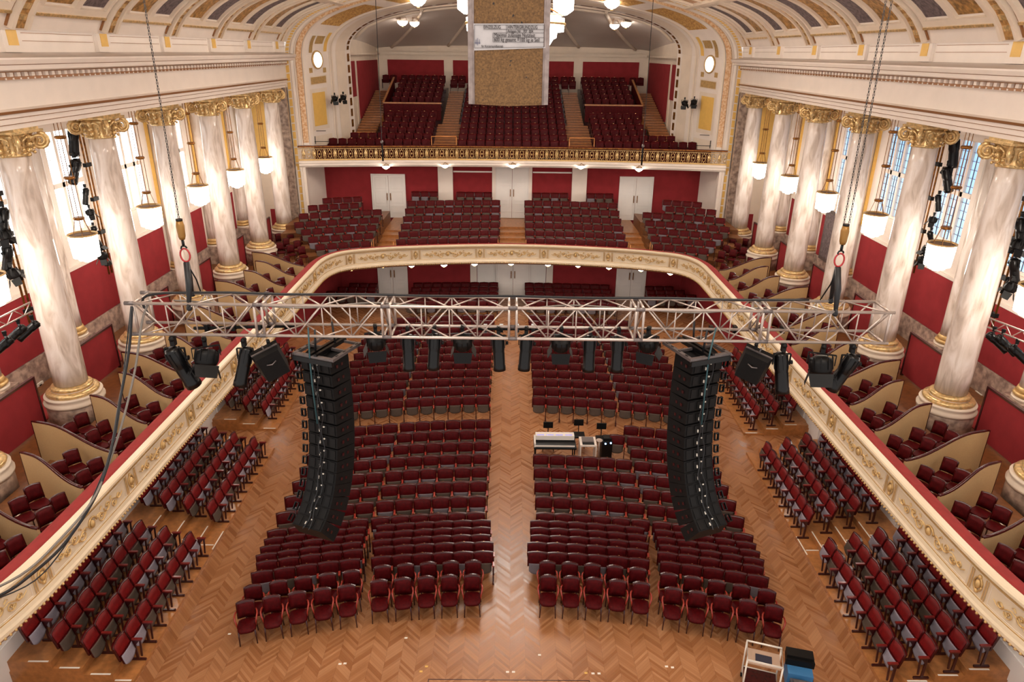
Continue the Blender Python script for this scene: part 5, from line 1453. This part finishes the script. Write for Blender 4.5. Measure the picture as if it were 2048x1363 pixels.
# ================================================================== STAGE TROLLEY AND LIFT
p=at(1520,1340,'z',.9)
r=empty('open_trolley',(5.5,11.4,0),R_(-17),'white tubular trolley frame with a beige board and dark folder, in front of the stalls','trolley')
b=MB()
P4=[(-.36,-.28),(.36,-.28),(.36,.28),(-.36,.28)]
b.tube([(x,y,1.05) for x,y in P4],.025,6,closed=True)
for x,y in P4: b.tube([(x,y,1.05),(x,y,.12)],.02,6)
b.tube([(x,y,.3) for x,y in P4],.02,6,closed=True); b.obj('tube_frame',STRIP,r)
b=MB(); b.box(-.34,.34,-.18,.26,.86,.88); b.obj('board',mk('beige_board',srgb(176,146,124),.6),r)
b=MB(); b.box(-.17,.17,-.08,.12,.882,.90); b.obj('folder',mk('navy_folder',srgb(30,28,48),.5),r)
for x,y in P4: b=MB(); b.lathe([(.05,-.02),(.06,0),(.05,.02)],10,0,Matrix.Translation((x,y,.06))@Matrix.Rotation(pi/2,4,'Y')); b.obj('caster',BLACK,r)
b=MB(); b.box(-.34,.34,-.26,.26,.29,.31); b.obj('lower_shelf',MAHO,r)
r=empty('cleaning_machine',(6.32,11.35,0),R_(-14),'blue and black wheeled cleaning machine beside the white trolley','machine')
b=MB(); b.box(-.26,.26,-.12,.34,.20,.62); b.obj('tank',BLUE,r)
b=MB(); b.prism([(-.30,.12,.62),(.30,.12,.62),(.27,.46,.62),(-.27,.46,.62)],(0,0,.16)); b.box(-.28,.28,.18,.42,.78,.84); b.obj('motor_cover',BLACK,r)
b=MB(); b.box(-.2,.22,-.5,-.12,.15,.5); b.box(-.15,.1,-.55,-.2,.5,.56); b.obj('pump_block',STEEL,r)
for e in (.33,): 
    for y in (-.15,.30): b=MB(); b.lathe([(.10,-.04),(.14,-.03),(.14,.03),(.10,.04)],16,0,Matrix.Translation((e,y,.14))@Matrix.Rotation(pi/2,4,'Y')); b.obj('wheel',RUB,r)
b=MB(); b.tube([(-.22,-.5,.3),(-.24,-.62,.85),(.24,-.62,.85),(.22,-.5,.3)],.018,6); b.obj('push_handle',BLACK,r)
# stage edge markers on the parquet
b=MB(); 
for (x0,y0,x1,y1) in ((858,1358,1175,1360),): pass
A=at(858,1357,'z',.0); B=at(1177,1357,'z',.0)
b.box(A.x,B.x,A.y-.02,A.y,0,.004); b.box(B.x,B.x+.02,A.y-1,A.y,0,.004); b.box(A.x-.02,A.x,A.y-1,A.y,0,.004)
S_('trim_lift_edge',b,MAHOD)
for i,(x,y) in enumerate(((1015,1343),(1027,1343),(1172,1345),(1186,1346),(1198,1346),(853,1332),(842,1342),(680,1327),(690,1326),(812,1275),(459,1267),(1079,1309),(1333,1332),(1345,1334))):
    P_=at(x,y,'z',.0); b=MB(); b.box(-.035,.035,-.025,.025,0.001,.004); o=b.obj('floor_tape',STRIP if i not in (5,6,2) else YEL,None,P_)
    tag(o,'small pale tape mark on the parquet before the stalls, one of a scatter','tape mark','tape marks on the parquet')
# wall sockets in the corridor
for sd,nm,q in ((-1,'left',(80,770)),(1,'right',(1956,790))):
    P_=at(*q,'x',sd*14.88); b=MB(); b.box(-.02,.02,-.16,.16,-.09,.09,0); b.box(-.03,.03,-.05,.05,-.03,.03,1)
    tag(b.obj('wall_socket',[STRIP,BLACK],None,P_),'white socket plate on the marble dado of the %s corridor wall'%nm,'socket')
# grey notice board on the right wall
P_=at(1660,470,'x',14.9)
b=MB(); b.box(-.04,.0,-.8,.8,-1.2,1.2,0); b.box(-.05,-.04,-.65,.65,-1.05,1.05,1); tag(b.obj('grey_wall_panel',[STEEL,PANDK],None,(14.93,P_.y,P_.z-.1)),'dark grey framed panel on the red right corridor wall','panel')
# ================================================================== LIGHT
W=bpy.data.worlds.new('world'); SC.world=W; W.use_nodes=True
W.node_tree.nodes['Background'].inputs[0].default_value=(1,.93,.88,1); W.node_tree.nodes['Background'].inputs[1].default_value=.75
SC.view_settings.view_transform='Standard'; SC.view_settings.look='None'; SC.view_settings.gamma=1; SC.view_settings.use_curve_mapping=False
SC.view_settings.exposure=0.48
SC.cycles.use_denoising=True
SC.cycles.max_bounces=6; SC.cycles.diffuse_bounces=3; SC.cycles.glossy_bounces=3
SC.cycles.sample_clamp_indirect=6
